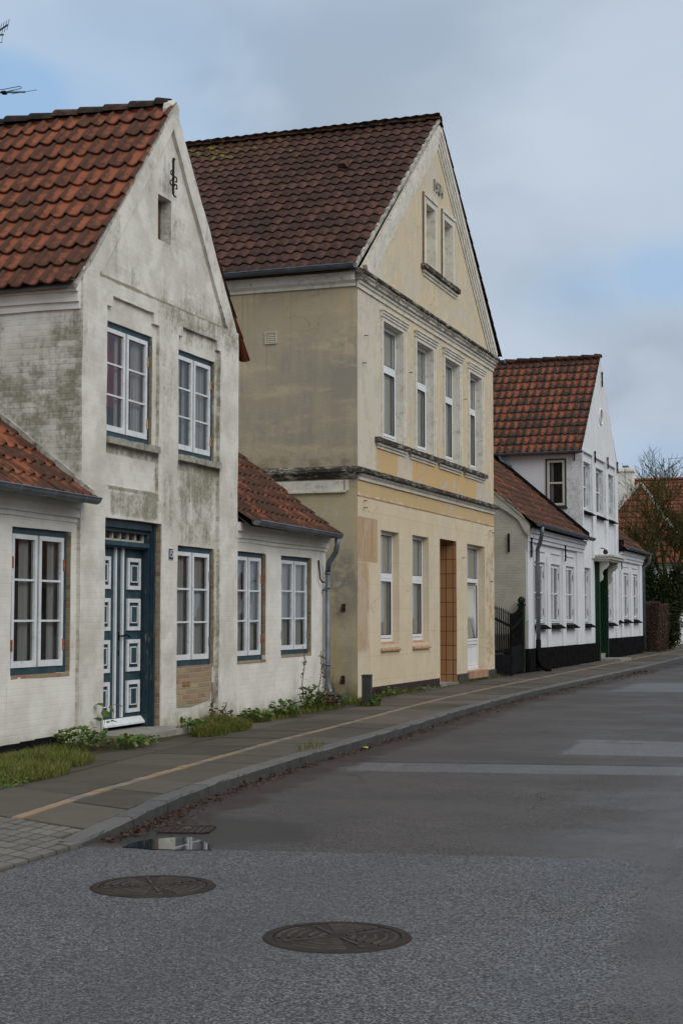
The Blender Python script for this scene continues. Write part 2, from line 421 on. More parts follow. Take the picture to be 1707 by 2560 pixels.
# faded ochre front of the tall house
m, nb = mat('ochre_plaster'); x, y, z = nb.xyz()
n = nb.noise(.9, 6, .62); st = nb.noise(1.0, 6, .68, nb.uz(3.4, .45, 1.7)); fine = nb.noise(22, 6, .7); mid = nb.noise(4.2, 7, .68)
ochre, pale, white = (.61, .425, .205), (.63, .54, .385), (.60, .565, .49)
f = nb.add(nb.mul(n, .5), nb.mul(st, .55), nb.mul(mid, .35), -.125)
c = nb.mix(nb.ss(f, .53, .63), pale, ochre)
up = nb.band(z, 4.05, 7.3, .03)
c = nb.mix(nb.mul(nb.ss(nb.add(f, nb.mul(nb.inv(nb.ss(y, 24.9, 27)), .2)), .56, .66), .85), c, white)
pan = nb.mul(nb.band(z, 4.08, 4.56, .01), nb.band(y, 25.7, 33.3, .03))      # strong ochre left under the sills
patch = nb.mul(nb.band(nb.add(y, nb.mul(nb.noise(2.5, 3), .35)), 27.15, 28.05, .03), nb.band(z, 4.0, 4.6, .02))
c = nb.mix(nb.mul(pan, nb.inv(patch), .9), c, nb.mix(nb.ss(mid, .35, .7), (.60, .39, .16), (.56, .395, .20)))
c = nb.mix(nb.mul(pan, patch), c, (.60, .52, .40))
gable = nb.ss(z, 7.4, 7.6)
c = nb.mix(nb.mul(gable, nb.ss(nb.add(nb.mul(z, .04), nb.mul(n, .4), nb.mul(st, .2)), .56, .74), .85), c, (.585, .50, .355))
bandz = nb.band(nb.add(z, nb.m('MULTIPLY_ADD', nb.noise(3.0, 5, .6), .36, -.18)), 3.58, 3.95, .02)
c = nb.mix(nb.mul(bandz, .92), c, nb.mix(nb.ss(mid, .35, .65), (.57, .41, .19), (.53, .385, .20)))
gf = nb.mul(nb.inv(nb.ss(z, 3.6, 3.66)), nb.inv(bandz))
tl = nb.n('TexBrick', {'offset': 0.0}, Vector=nb.uz(1, 1, .07, .03), Scale=1.0, Mortar_Size=.0035, Mortar_Smooth=.2, Bias=0.0, Brick_Width=.42, Row_Height=.42)
nb.set(tl.inputs['Color1'], (0, 0, 0)); nb.set(tl.inputs['Color2'], (1, 1, 1)); nb.set(tl.inputs['Mortar'], (.5, .5, .5))
cream = nb.mix(nb.ss(nb.noise(1.6, 5), .35, .65), (.67, .57, .41), (.62, .52, .365))
cream = nb.mix(nb.ss(nb.noise(1.0, 5, .6, nb.uz(6, .8)), .58, .76, 0, .45), cream, (.50, .36, .20))
gfb = nb.inv(nb.ss(z, 3.35, 3.42))
cream = nb.mix(nb.mul(tl.outputs['Fac'], gfb, .45), cream, (.40, .29, .17))
bare = nb.mx(nb.mul(nb.band(y, 24.5, 25.75, .03), nb.band(z, 2.45, 3.22, .01)), nb.mul(nb.band(nb.add(y, nb.mul(mid, .5)), 24.6, 25.5, .08), nb.band(z, .9, 2.45, .05), .85),
             nb.mul(nb.band(y, 33.55, 34.5, .05), nb.band(z, .5, 3.4, .1), nb.ss(mid, .45, .6)))
bare = nb.mx(bare, nb.mul(nb.ss(nb.noise(2.9, 6, .7), .68, .72), nb.band(z, 1.0, 3.4, .2), .8))
bc = nb.mix(nb.ss(nb.noise(1.0, 4, .6, nb.uz(26, 1.2)), .5, .62), (.43, .28, .165), (.53, .41, .27))
cream = nb.mix(nb.mul(bare, nb.inv(nb.mul(tl.outputs['Fac'], .6))), cream, bc)
c = nb.mix(gf, c, cream)
blk = nb.mul(nb.ss(nb.noise(9, 8, .78), .62, .72), nb.ss(nb.noise(1.3, 4), .48, .66), .55)
c = nb.mix(blk, c, (.16, .13, .10))
c = nb.mix(nb.mul(nb.ss(nb.noise(5.5, 6, .7), .68, .74), up, .6), c, (.40, .38, .34))
run = nb.mul(nb.ss(nb.noise(1.0, 5, .65, nb.uz(9, .25, 2)), .58, .70), .4)
c = nb.mix(run, c, (.40, .33, .22))
crk = nb.n('TexVoronoi', {'feature': 'DISTANCE_TO_EDGE'}, Vector=nb.n('VectorMath', {'operation': 'ADD'}, _0=nb.uz(), _1=nb.n('VectorMath', {'operation': 'SCALE'}, _0=nb.n('TexNoise', Vector=nb.pos(), Scale=1.8, Detail=6).outputs['Color'], Scale=.8).outputs[0]).outputs[0], Scale=.6).outputs['Distance']
c = nb.mix(nb.mul(nb.ss(crk, .010, .002), nb.ss(nb.noise(.7, 3), .5, .58), .35), c, (.26, .20, .13))
pn = nb.add(nb.mul(nb.noise(2.1, 8, .72), .75), nb.mul(nb.noise(.5, 3), .35)); peel = nb.mul(nb.ss(pn, .575, .60), nb.mx(up, nb.mul(gable, .8), .35))     # flaked coats, pale plaster under them
c = nb.mix(nb.mul(peel, .8), c, nb.mix(nb.ss(mid, .4, .6), (.58, .55, .49), (.50, .47, .41)))
lip = nb.mul(nb.band(pn, .568, .580, .004), nb.mx(up, nb.mul(gable, .8), .35))
c = nb.mix(nb.mul(lip, .5), c, (.40, .31, .17))
blkz = nb.mul(nb.ss(nb.noise(1.0, 6, .72, nb.uz(9, 2.2)), .58, .68), nb.mx(nb.band(z, 4.3, 4.56, .06), nb.band(z, 8.0, 8.25, .08), nb.band(z, 6.9, 7.2, .1)), .5)
c = nb.mix(blkz, c, (.22, .18, .12))
finish(nb, c, .85, nb.bump(nb.add(nb.mul(fine, .4), nb.mul(mid, .5), nb.mul(nb.inv(tl.outputs['Fac']), nb.mul(gfb, .4))), .35, .008), .18)

# grey cement render of the tall house's side wall
m, nb = mat('grey_render'); x, y, z = nb.xyz()
n = nb.noise(.8, 6, .6); st = nb.noise(1.0, 6, .66, nb.uz(3.2, .4, 1.7)); mid = nb.noise(3.6, 7, .68); hz = nb.noise(1.0, 5, .6, nb.uz(.45, 2.0, 0, 4))
c = nb.mix(nb.ss(nb.add(nb.mul(n, .6), nb.mul(st, .45)), .38, .66), (.45, .385, .275), (.31, .285, .23))
c = nb.mix(nb.mul(nb.ss(hz, .48, .62), nb.ss(mid, .38, .55), .85), c, (.52, .44, .30))
c = nb.mix(nb.mul(nb.ss(z, 5.9, 7.1), nb.ss(st, .36, .62), .7), c, (.50, .40, .235))
low = nb.inv(nb.ss(z, 3.6, 3.85))
c = nb.mix(nb.mul(low, nb.ss(nb.add(st, nb.mul(n, .4)), .62, .8), .9), c, (.52, .43, .25))
c = nb.mix(nb.mul(low, nb.ss(z, 3.9, 2.2, 1.0, 0.0), .8), c, (.47, .40, .25))
c = nb.mix(nb.mul(nb.band(z, 1.6, 2.7, .5), nb.ss(x, -9.4, -8.9), nb.ss(mid, .36, .6), .7), c, (.17, .17, .165))
c = nb.mix(nb.mul(low, nb.ss(mid, .56, .68), .6), c, (.52, .49, .43))
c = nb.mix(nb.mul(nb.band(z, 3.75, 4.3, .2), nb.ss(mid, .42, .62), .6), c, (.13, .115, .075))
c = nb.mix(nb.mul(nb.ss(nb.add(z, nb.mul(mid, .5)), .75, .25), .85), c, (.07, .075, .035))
crk = nb.n('TexVoronoi', {'feature': 'DISTANCE_TO_EDGE'}, Vector=nb.n('VectorMath', {'operation': 'ADD'}, _0=nb.uz(), _1=nb.n('VectorMath', {'operation': 'SCALE'}, _0=nb.n('TexNoise', Vector=nb.pos(), Scale=1.8, Detail=6).outputs['Color'], Scale=.8).outputs[0]).outputs[0], Scale=.7).outputs['Distance']
c = nb.mix(nb.mul(nb.ss(crk, .010, .002), nb.ss(nb.noise(.7, 3), .5, .6), .3), c, (.15, .13, .10))
run = nb.mul(nb.ss(nb.noise(1.0, 5, .65, nb.uz(11, .22, 5)), .56, .70), nb.ss(z, 3.5, 7.2), .5)
c = nb.mix(run, c, (.19, .175, .14))
finish(nb, c, .92, nb.bump(nb.add(mid, nb.noise(30, 5, .7)), .45, .012), .12)

# painted stucco mouldings: pale, with black mildew on whatever faces up
m, nb = mat('stucco_trim'); nz = nb.n('SeparateXYZ', Vector=nb.n('NewGeometry').outputs['Normal']).outputs[2]
c = nb.mix(nb.ss(nb.noise(3.5, 6), .35, .65), (.63, .60, .525), (.53, .50, .43))
k = nb.add(nb.mul(nb.ss(nz, -.3, .6), .36), nb.mul(nb.noise(2.2, 4), .35), nb.mul(nb.noise(1.0, 6, .7, nb.uz(7, 30)), .55))
c = nb.mix(nb.mul(nb.ss(k, .50, .60), .9), c, (.075, .064, .048))
finish(nb, c, .85, nb.bump(nb.noise(24, 6, .7), .4, .008), .15)
m, nb = mat('mildew_ledge')
c = nb.mix(nb.ss(nb.add(nb.mul(nb.noise(1.0, 7, .78, nb.uz(6, 26)), .7), nb.mul(nb.noise(2.4, 5), .4)), .40, .56), (.50, .47, .40), (.050, .043, .034))
finish(nb, c, .88, nb.bump(nb.noise(26, 6, .72), .5, .01), .15)
simple('pale_stucco', (.63, .60, .525), .85, .1, 3.5, .15, .3, 26, dirt=(.28, .255, .20), dirt_amt=.6, dscale=9)
simple('brown_stain', (.18, .11, .075), .85, .25, 6, .15, .3, 26, dirt=(.4, .35, .28), dirt_amt=.4)
simple('sill_stone', (.34, .33, .28), .9, .25, 6, .15, .5, 22, dirt=(.10, .095, .06), dirt_amt=.9, dscale=7)

simple('blue_paint', (.029, .060, .078), .5, .22, 7, .2, .15, 30, dirt=(.12, .15, .17), dirt_amt=.28, dscale=9)
m, nb = mat('blue_paint_peeling')
c = nb.mix(nb.ss(nb.noise(6, 4), .3, .7), (.012, .030, .042), (.020, .045, .062))
vv = nb.n('VectorMath', {'operation': 'MULTIPLY'}, _0=nb.pos(), _1=(9, 9, 2.2)).outputs[0]
c = nb.mix(nb.ss(nb.noise(1.6, 7, .75, vv), .59, .65), c, (.24, .21, .17))
finish(nb, c, .5, nb.bump(nb.noise(9, 5), .2, .004), .35)
simple('white_paint', (.67, .69, .71), .55, .08, 6, .2, .2, 30, dirt=(.36, .33, .28), dirt_amt=.4, dscale=20)
simple('peeled_primer', (.42, .25, .13), .7, .3, 30, .2)
simple('rusty_hinge', (.30, .09, .035), .8, .4, 40, .2)
simple('white_upvc', (.74, .76, .79), .3, .03, 4, .45)
simple('cream_paint', (.50, .485, .42), .5, .06, 5, .35, dirt=(.3, .28, .2), dirt_amt=.3)
simple('green_paint', (.008, .030, .016), .6, .25, 5, .1, .1, 20)
simple('dark_green_frame', (.03, .04, .027), .5, .2, 6, .3)
simple('black_tar', (.012, .012, .013), .8, .35, 5, 0.0, .3, 25)
simple('dark_tile_plinth', (.040, .022, .021), .5, .25, 9, .15, .15, 30)
simple('grey_plinth', (.05, .048, .05), .7, .2, 7, .25)
simple('zinc', (.15, .175, .195), .5, .18, 4, .5, .08, 20, .35, dirt=(.08, .085, .085), dirt_amt=.5, dscale=3.5)
simple('dark_gutter', (.085, .105, .125), .5, .2, 5, .3, 0, 20, .0)
simple('black_iron', (.010, .010, .011), .7, .3, 12, .02)
simple('rusty_iron', (.030, .017, .013), .85, .5, 25, .25, .4, 60)
simple('green_post', (.018, .030, .015), .8, .35, 9, .1, .2, 25)
simple('post_metal', (.034, .039, .035), .65, .2, 6, .35, .1, 40)
simple('concrete', (.27, .255, .225), .9, .18, 6, .15, .4, 35, dirt=(.13, .12, .09), dirt_amt=.6)
simple('mortar', (.40, .385, .34), .95, .25, 7, .1, .6, 25, dirt=(.06, .055, .045), dirt_amt=.85, dscale=8)
simple('terracotta', (.40, .235, .15), .75, .2, 7, .25, .2, 30, dirt=(.2, .12, .08), dirt_amt=.5)
simple('vent_plastic', (.50, .46, .36), .6, .06, 5, .3)
simple('aerial_metal', (.10, .12, .145), .5, .15, 20, .4, 0, 20, .4)
simple('number_blue', (.010, .016, .075), .3, .1, 8, .5)
simple('number_white', (.72, .72, .72), .35, .02, 8, .5)
simple('dark_room', (.075, .07, .064), .9, .3, 2, .1)
simple('red_sheet', (.60, .075, .05), .9, .25, 5, .1)  # for the sheet that imitates a red reflection in one window
simple('pale_blind', (.58, .57, .52), .9, .05, 2, .1)
simple('door_wood', (.10, .055, .03), .6, .2, 6, .3)
simple('iron_cover', (.040, .032, .027), .8, .22, 7, .06, .3, 90, 0.0, dirt=(.022, .02, .02), dirt_amt=.75, dscale=3.5)
simple('iron_rib', (.058, .048, .041), .75, .25, 12, .1)
# net curtain
m, nb = mat('lace')
fold = nb.noise(1.0, 3, .5, nb.uz(30, .4)); c = nb.mix(nb.ss(fold, .3, .7), (.50, .495, .48), (.76, .755, .74))
p = nb.n('BsdfPrincipled'); nb.set(p.inputs['Base Color'], c); nb.set(p.inputs['Roughness'], .95); nb.set(p.inputs['Specular IOR Level'], .05)
tr = nb.n('BsdfTransparent'); mx = nb.n('MixShader', Fac=.80); nb.nt.links.new(tr.outputs[0], mx.inputs[1]); nb.nt.links.new(p.outputs[0], mx.inputs[2])
nb.nt.links.new(mx.outputs[0], nb.n('OutputMaterial').inputs[0])
# window glass
m, nb = mat('glass')
fr = nb.n('Fresnel', IOR=1.55).outputs[0]; fr = nb.m('MULTIPLY_ADD', fr, .95, .005, True)
wv = nb.bump(nb.noise(2.6, 2, .5), .05, .02)
g = nb.n('BsdfGlossy', Color=(.95, .97, 1.0), Roughness=.015); nb.set(g.inputs['Normal'], wv)
t = nb.n('BsdfTransparent', Color=(.95, .965, .96)); mx = nb.n('MixShader', Fac=fr)
nb.nt.links.new(t.outputs[0], mx.inputs[1]); nb.nt.links.new(g.outputs[0], mx.inputs[2]); nb.nt.links.new(mx.outputs[0], nb.n('OutputMaterial').inputs[0])
# glazed brown tiles of the doorway recess
m, nb = mat('brown_tiles'); x, y, z = nb.xyz()
vec = nb.n('CombineXYZ', X=nb.add(x, y), Y=z, Z=0.0).outputs[0]
tl = nb.n('TexBrick', {'offset': 0.0}, Vector=vec, Scale=1.0, Mortar_Size=.008, Mortar_Smooth=.1, Bias=0.0, Brick_Width=.15, Row_Height=.30)
nb.set(tl.inputs['Color1'], (.42, .225, .105)); nb.set(tl.inputs['Color2'], (.37, .19, .085)); nb.set(tl.inputs['Mortar'], (.09, .035, .025))
finish(nb, tl.outputs['Color'], .38, nb.bump(nb.inv(tl.outputs['Fac']), .4, .004), .5)

# ---- ground
m, nb = mat('road_asphalt'); x, y, z = nb.xyz()
wobx = nb.m('MULTIPLY_ADD', nb.noise(1.6, 5, .6), .22, -.11); wf = nb.m('MULTIPLY_ADD', nb.noise(22, 3, .6), .07, -.035)
kd = nb.attr('tint')[0]; kdm = nb.mul(kd, 4.0)
yl = nb.add(y, nb.mul(nb.add(x, 4.7), -.19), nb.mul(wobx, .45), wf); xl = nb.add(x, wobx, nb.mul(nb.noise(.8, 2), .12), wf)
chipw = nb.noise(9, 4, .7)
near = nb.mul(nb.inv(nb.ss(yl, 9.02, 9.08)), nb.inv(nb.ss(nb.add(xl, nb.mul(nb.add(y, -7.0), .11), nb.mul(chipw, .12)), -1.13, -.93)))
y2 = nb.add(y, nb.mul(x, -.195), nb.mul(wobx, .25), wf)
trench = nb.mul(nb.band(y2, 15.21, 16.13, .025), nb.ss(xl, -5.45, -5.3))
seam = nb.mul(nb.band(nb.add(y, nb.mul(x, -.195), nb.mul(wobx, .12)), 16.10, 16.22, .04), nb.ss(x, -5.6, -5.3))
lp = nb.mul(nb.band(nb.add(y2, nb.mul(x, .15)), 16.9, 18.95, .06), nb.ss(nb.add(xl, nb.mul(nb.add(y, -17.0), .08)), -3.42, -3.3))
fp = nb.mul(nb.band(y2, 32.0, 36.2, .2), nb.ss(xl, -5.4, -5.1))
chipn = nb.noise(120, 2, .75); chip2 = nb.noise(55, 3, .7)
vor = nb.n('TexVoronoi', {'feature': 'F1'}, Vector=nb.pos(), Scale=105.0); vc = nb.n('SeparateColor', Color=vor.outputs['Color']).outputs[0]
chip = nb.add(nb.mul(vc, .62), nb.mul(chip2, .42))
cn = nb.mix(nb.ss(chip, .28, .80), (.027, .0275, .029), (.138, .138, .142))
cn = nb.mix(nb.ss(vc, .88, .98, 0, .5), cn, (.26, .26, .265))
cn = nb.mix(nb.mul(nb.band(nb.add(x, nb.mul(nb.noise(.35, 3), .8)), -2.9, -2.1, .35), .28), cn, (.055, .056, .060))
cn = nb.mix(nb.ss(nb.noise(.9, 4), .4, .7, 0, .25), cn, (.05, .052, .055))
old = nb.mix(nb.ss(nb.add(nb.mul(vc, .25), nb.mul(chipn, .35), nb.mul(chip2, .4)), .38, .60), (.021, .0175, .016), (.094, .082, .075))
old = nb.mix(nb.ss(nb.noise(.55, 6, .6), .42, .66, 0, .55), old, (.046, .042, .041))
old = nb.mix(nb.ss(nb.noise(70, 2, .5), .66, .74, 0, .55), old, (.16, .145, .13))
old = nb.mix(nb.ss(nb.noise(40, 3, .6), .70, .78, 0, .6), old, (.17, .155, .14))
lt = nb.mix(nb.ss(chip, .25, .85), (.07, .072, .076), (.20, .20, .205))
c = nb.mix(nb.mul(trench, .8), old, nb.mix(.3, lt, old)); c = nb.mix(nb.mul(lp, .75), c, lt); c = nb.mix(nb.mul(fp, .7), c, (.13, .135, .142))
c = nb.mix(near, c, cn)
c = nb.mix(nb.mul(seam, .8), c, (.018, .018, .019))
# dirt and leaf mould lying in the gutter, and hairline cracks
gut = nb.mul(nb.ss(nb.add(kdm, nb.mul(nb.noise(3.2, 6, .7), -.75), nb.mul(nb.noise(.5, 3), -.35)), .08, -.14), nb.ss(yl, 9.0, 9.3))
c = nb.mix(nb.mul(gut, .9), c, nb.mix(nb.ss(nb.noise(30, 4, .7), .4, .65), (.014, .010, .009), (.060, .034, .024)))
crk = nb.n('TexVoronoi', {'feature': 'DISTANCE_TO_EDGE'}, Vector=nb.n('VectorMath', {'operation': 'ADD'}, _0=nb.pos(), _1=nb.n('VectorMath', {'operation': 'SCALE'}, _0=nb.n('TexNoise', Vector=nb.pos(), Scale=1.3, Detail=6).outputs['Color'], Scale=1.1).outputs[0]).outputs[0], Scale=.42).outputs['Distance']
crack = nb.mul(nb.ss(crk, .006, .001), nb.ss(nb.noise(.45, 3), .46, .56), nb.inv(near))
c = nb.mix(nb.mul(crack, .85), c, (.014, .013, .012))
# wet, dirty gutter at the drain; the house's dark reflection is painted in too
dx = nb.m('MULTIPLY', nb.add(x, 4.5), nb.add(x, 4.5)); dy = nb.add(y, -9.9); dy = nb.mul(dy, dy, 1.2)
rad = nb.m('SQRT', nb.add(dx, dy)); wet = nb.mul(nb.ss(nb.add(rad, nb.mul(nb.noise(2.4, 5), .5)), 1.25, .75), nb.inv(near))
c = nb.mix(nb.mul(wet, .92), c, (.010, .010, .011))
rough = nb.mix(wet, nb.m('SUBTRACT', nb.ss(nb.noise(.7, 4), .35, .65, .52, .72), nb.mul(nb.ss(nb.add(x, nb.mul(nb.noise(.9, 5), 1.4)), -2.0, -.6), nb.inv(near), .2)), (.36, .36, .36))
hb = nb.add(nb.mul(vc, nb.m('MULTIPLY_ADD', near, .8, .25)), nb.mul(chipn, .4))
finish(nb, c, nb.n('SeparateColor', Color=rough).outputs[0], nb.bump(hb, nb.m('MULTIPLY_ADD', near, .25, .55), .008), nb.m('MULTIPLY_ADD', near, .05, .22))

m, nb = mat('paving_slab'); r, a, b = nb.attr('tint')
c = nb.mix(r, (.062, .053, .041), (.100, .084, .067)); c = nb.mix(nb.ss(a, .6, .9), c, (.118, .096, .080))
c = nb.mix(nb.ss(nb.noise(3.2, 6, .65), .42, .68, 0, .6), c, (.082, .075, .058))
c = nb.mix(nb.ss(nb.noise(60, 3, .7), .66, .74, 0, .4), c, (.26, .24, .21))
finish(nb, c, nb.ss(nb.noise(2.1, 4), .35, .65, .6, .85), nb.bump(nb.noise(70, 4, .7), .5, .006), .15)
m, nb = mat('brick_paver'); r, a, b = nb.attr('tint')
c = nb.mix(r, (.27, .175, .11), (.215, .165, .108)); c = nb.mix(nb.ss(a, .78, .82), c, (.15, .14, .125))
c = nb.mix(nb.ss(nb.noise(12, 5), .45, .7, 0, .5), c, (.16, .125, .08))
finish(nb, c, .7, nb.bump(nb.noise(60, 4), .3, .004), .25)
m, nb = mat('sett'); r, a, b = nb.attr('tint')
c = nb.mix(r, (.105, .096, .082), (.150, .135, .112)); c = nb.mix(nb.ss(nb.noise(9, 5), .45, .7, 0, .6), c, (.075, .068, .055))
finish(nb, c, .68, nb.bump(nb.noise(60, 4), .35, .004), .3)
m, nb = mat('kerb_stone'); r, a, b = nb.attr('tint')
c = nb.mix(r, (.072, .071, .069), (.118, .107, .099)); c = nb.mix(nb.ss(nb.noise(5, 6), .4, .7, 0, .6), c, (.11, .108, .105))
c = nb.mix(nb.ss(nb.noise(90, 2, .7), .62, .72, 0, .6), c, (.05, .05, .05))
nz = nb.n('SeparateXYZ', Vector=nb.n('NewGeometry').outputs['Normal']).outputs[2]
c = nb.mix(nb.mul(nb.ss(nz, .75, .2), nb.ss(nb.noise(7, 5), .2, .5), .85), c, (.040, .041, .036))
finish(nb, c, .62, nb.bump(nb.noise(50, 5, .7), .5, .006), .3)
m, nb = mat('soil')
c = nb.mix(nb.ss(nb.noise(7, 6, .7), .35, .65), (.038, .031, .020), (.062, .052, .030)); c = nb.mix(nb.ss(nb.noise(3, 5), .45, .62, 0, .7), c, (.06, .075, .025))
finish(nb, c, .95, nb.bump(nb.noise(35, 5, .7), .6, .012), .1)
m, nb = mat('ground_earth')
c = nb.mix(nb.ss(nb.noise(.6, 6, .7), .35, .65), (.06, .065, .03), (.08, .07, .05)); finish(nb, c, .95, None, .1)
m, nb = mat('puddle_water')
finish(nb, (.016, .015, .014), .015, nb.bump(nb.noise(7, 2), .008, .01), .6)

# ---- plants
def leafmat(name, a, b, yel, amt=.15, trans=.25):
    m, nb = mat(name); r, g, bb = nb.attr('tint')
    c = nb.mix(r, a, b); c = nb.mix(nb.ss(g, 1-amt, 1.0-amt+.02), c, yel)
    p = nb.n('BsdfPrincipled'); nb.set(p.inputs['Base Color'], c); nb.set(p.inputs['Roughness'], .55); nb.set(p.inputs['Specular IOR Level'], .25)
    t = nb.n('BsdfTranslucent', Color=c); mx = nb.n('MixShader', Fac=trans)
    nb.nt.links.new(p.outputs[0], mx.inputs[1]); nb.nt.links.new(t.outputs[0], mx.inputs[2]); nb.nt.links.new(mx.outputs[0], nb.n('OutputMaterial').inputs[0])
leafmat('weed_leaf', (.065, .125, .024), (.115, .185, .038), (.20, .17, .045), .18)
leafmat('grass_blade', (.085, .135, .018), (.15, .18, .028), (.20, .13, .05), .26)
leafmat('yew_leaf', (.014, .028, .006), (.028, .044, .009), (.06, .06, .012), .1)
leafmat('hedge_leaf', (.075, .036, .024), (.115, .062, .040), (.06, .04, .03), .2)
leafmat('dead_leaf', (.052, .026, .018), (.090, .046, .028), (.14, .085, .04), .12)
leafmat('yellow_leaf', (.55, .55, .03), (.55, .55, .03), (.5, .5, .05), .1)
leafmat('dry_stalk', (.10, .065, .04), (.15, .105, .06), (.20, .16, .10), .2)
m, nb = mat('mossy_bark')
c = nb.mix(nb.ss(nb.noise(5, 5), .35, .65), (.050, .048, .018), (.080, .078, .024)); finish(nb, c, .9, nb.bump(nb.noise(30, 4), .5, .01), .1)
simple('twig_bark', (.060, .045, .034), .9, .25, 8, .1)
# ---------------------------------------------------------------- the setting
def lerp_tab(tab, t):
    if t <= tab[0][0]: return tab[0][1]
    for (a, va), (b, vb) in zip(tab, tab[1:]):
        if t <= b: return va + (vb-va)*(t-a)/(b-a)
    return tab[-1][1]
KERB = [(2, -4.62), (7.0, -4.80), (8.2, -4.90), (9.0, -4.98), (9.6, -5.03), (10.6, -5.18), (12, -5.38), (14, -5.55), (16, -5.66), (18.3, -5.78), (23, -6.12), (28, -6.33), (35, -6.40), (52, -6.45), (75, -6.45)]
BRK = [(9.2, -5.90), (10, -5.94), (11.7, -6.10), (13.2, -6.28), (16.7, -6.62), (19, -6.76), (23, -7.10), (26, -7.30), (30, -7.42), (36, -7.56), (45, -7.72), (75, -7.72)]
def kerb_x(y): return sum(lerp_tab(KERB, y+d) for d in (-.6, -.2, .2, .6))/4
def brk_x(y): return sum(lerp_tab(BRK, y+d) for d in (-.8, 0, .8))/3
def smooth(a, b, t):
    t = max(0, min(1, (t-a)/(b-a))); return t*t*(3-2*t)
def pave_z(y): return .018 + .082*smooth(7.9, 11.2, y) + .08*smooth(40, 62, y)
def slab_z(x, y):
    k = kerb_x(y); return pave_z(y) + max(0, k-x)*(-.013+.018*smooth(21, 33, y))*smooth(7.5, 10.5, y)

mb = MB(); mb.face([(-300, -60, -.12), (300, -60, -.12), (300, 500, -.12), (-300, 500, -.12)])
struct(mb.build('ground', 'ground_earth'))
mb = MB(); mb.c = []
ys = [-6+i*1.0 for i in range(97)]
for y0, y1 in zip(ys, ys[1:]):
    for x0, x1 in ((None, -3.0), (-3.0, 0.0), (0.0, 3.2)):
        a = kerb_x(y0)-.06 if x0 is None else x0; b = kerb_x(y1)-.06 if x0 is None else x0
        n0 = len(mb.v); mb.face([(a, y0, 0), (x1, y0, 0), (x1, y1, 0), (b, y1, 0)])
        for px_, py_, _ in mb.v[n0:]: mb.c.append((max(0.0, px_-kerb_x(py_))/4.0, 0, 0))
struct(mb.build('road', 'road_asphalt'))
mb = MB(); mb.box(3.2, 3.4, -6, 90, -.1, .1); mb.box(3.4, 6, -6, 90, -.1, .095)
struct(mb.build('pavement_opposite', 'kerb_stone'))

# kerb of rough granite stones
mb = MB(); y = 6.2; rr = random.Random(3)
while y < 74:
    L = rr.uniform(.75, 1.15) if y < 40 else 3.0
    if y+L < 8.95: y += L; continue
    y1 = y+L-.012
    t = (rr.random(), 0, 0); k = 12 if y < 30 else 3
    n0 = len(mb.v)
    for i in range(k):
        a, b = y+(y1-y)*i/k, y+(y1-y)*(i+1)/k
        def P(yy, dx, z, s=0): return (kerb_x(yy)+dx+noise.noise(Vector((yy*2.1, s, 0)))*.012+noise.noise(Vector((yy*11, s*3, 0)))*.009, yy, z+noise.noise(Vector((yy*1.7, s+5, 2)))*.008+noise.noise(Vector((yy*13, s*3+5, 2)))*.006)
        za, zb = pave_z(a)+.004, pave_z(b)+.004
        rows = [[P(q, -.17, -.05, 0), P(q, -.16, zq, 1), P(q, -.022, zq, 2), P(q, -.006, zq-.016, 3), P(q, .004, -.03, 4)] for q, zq in ((a, za), (b, zb))]
        for j in range(4): mb.face([rows[0][j+1], rows[0][j], rows[1][j], rows[1][j+1]])
        if i == 0: mb.face(rows[0])
        if i == k-1: mb.face(rows[1][::-1])
    mb.tint(n0, t); y += L
struct(mb.build('kerb', 'kerb_stone'))

# pavement: bed, slabs, brick course, setts
def slab(mb, c, t, z_amp=.003, edge=.005, tilt=.004):
    """paving unit from four ground corners (counter-clockwise)"""
    cx = sum(p[0] for p in c)/4; cy = sum(p[1] for p in c)/4; n0 = len(mb.v)
    dz = rr.uniform(-z_amp, z_amp); ta, tb = rr.uniform(-tilt, tilt), rr.uniform(-tilt, tilt)
    top = []; low = []
    for x, y in c:
        z = slab_z(x, y)+dz+(x-cx)*ta+(y-cy)*tb
        L = math.hypot(x-cx, y-cy); f = 1-edge/L
        top.append((cx+(x-cx)*f, cy+(y-cy)*f, z)); low.append((x, y, z-.012)); 
    mb.face(top)
    for i in range(4):
        j = (i+1) % 4; mb.face([low[i], low[j], top[j], top[i]])
        mb.face([(low[i][0], low[i][1], -.02), (low[j][0], low[j][1], -.02), low[j], low[i]])
    mb.tint(n0, t)
bed = MB()
for i in range(70):
    a, b = 6+i, 7+i
    for x0, x1 in ((-8.6, -7.0), (-7.0, None)):
        xa = kerb_x(a)-.16 if x1 is None else x1; xb = kerb_x(b)-.16 if x1 is None else x1
        bed.face([(x0, a, slab_z(x0, a)-.018), (xa, a, slab_z(xa, a)-.018), (xb, b, slab_z(xb, b)-.018), (x0, b, slab_z(x0, b)-.018)])
bed.face([(-30, 6, -.03), (-8.6, 6, -.03), (-8.6, 76, -.03), (-30, 76, -.03)])
bed.face([(-30, 33, .06), (-8.58, 33, .06), (-8.58, 40, .10), (-30, 40, .10)])
struct(bed.build('pavement_bed', 'soil'))
mb = MB(); sk = -.42                                  # joints run slightly askew to the kerb
bound = lambda x: 9.80 - (x+6.13)*.42                 # where the slabs give way to small setts
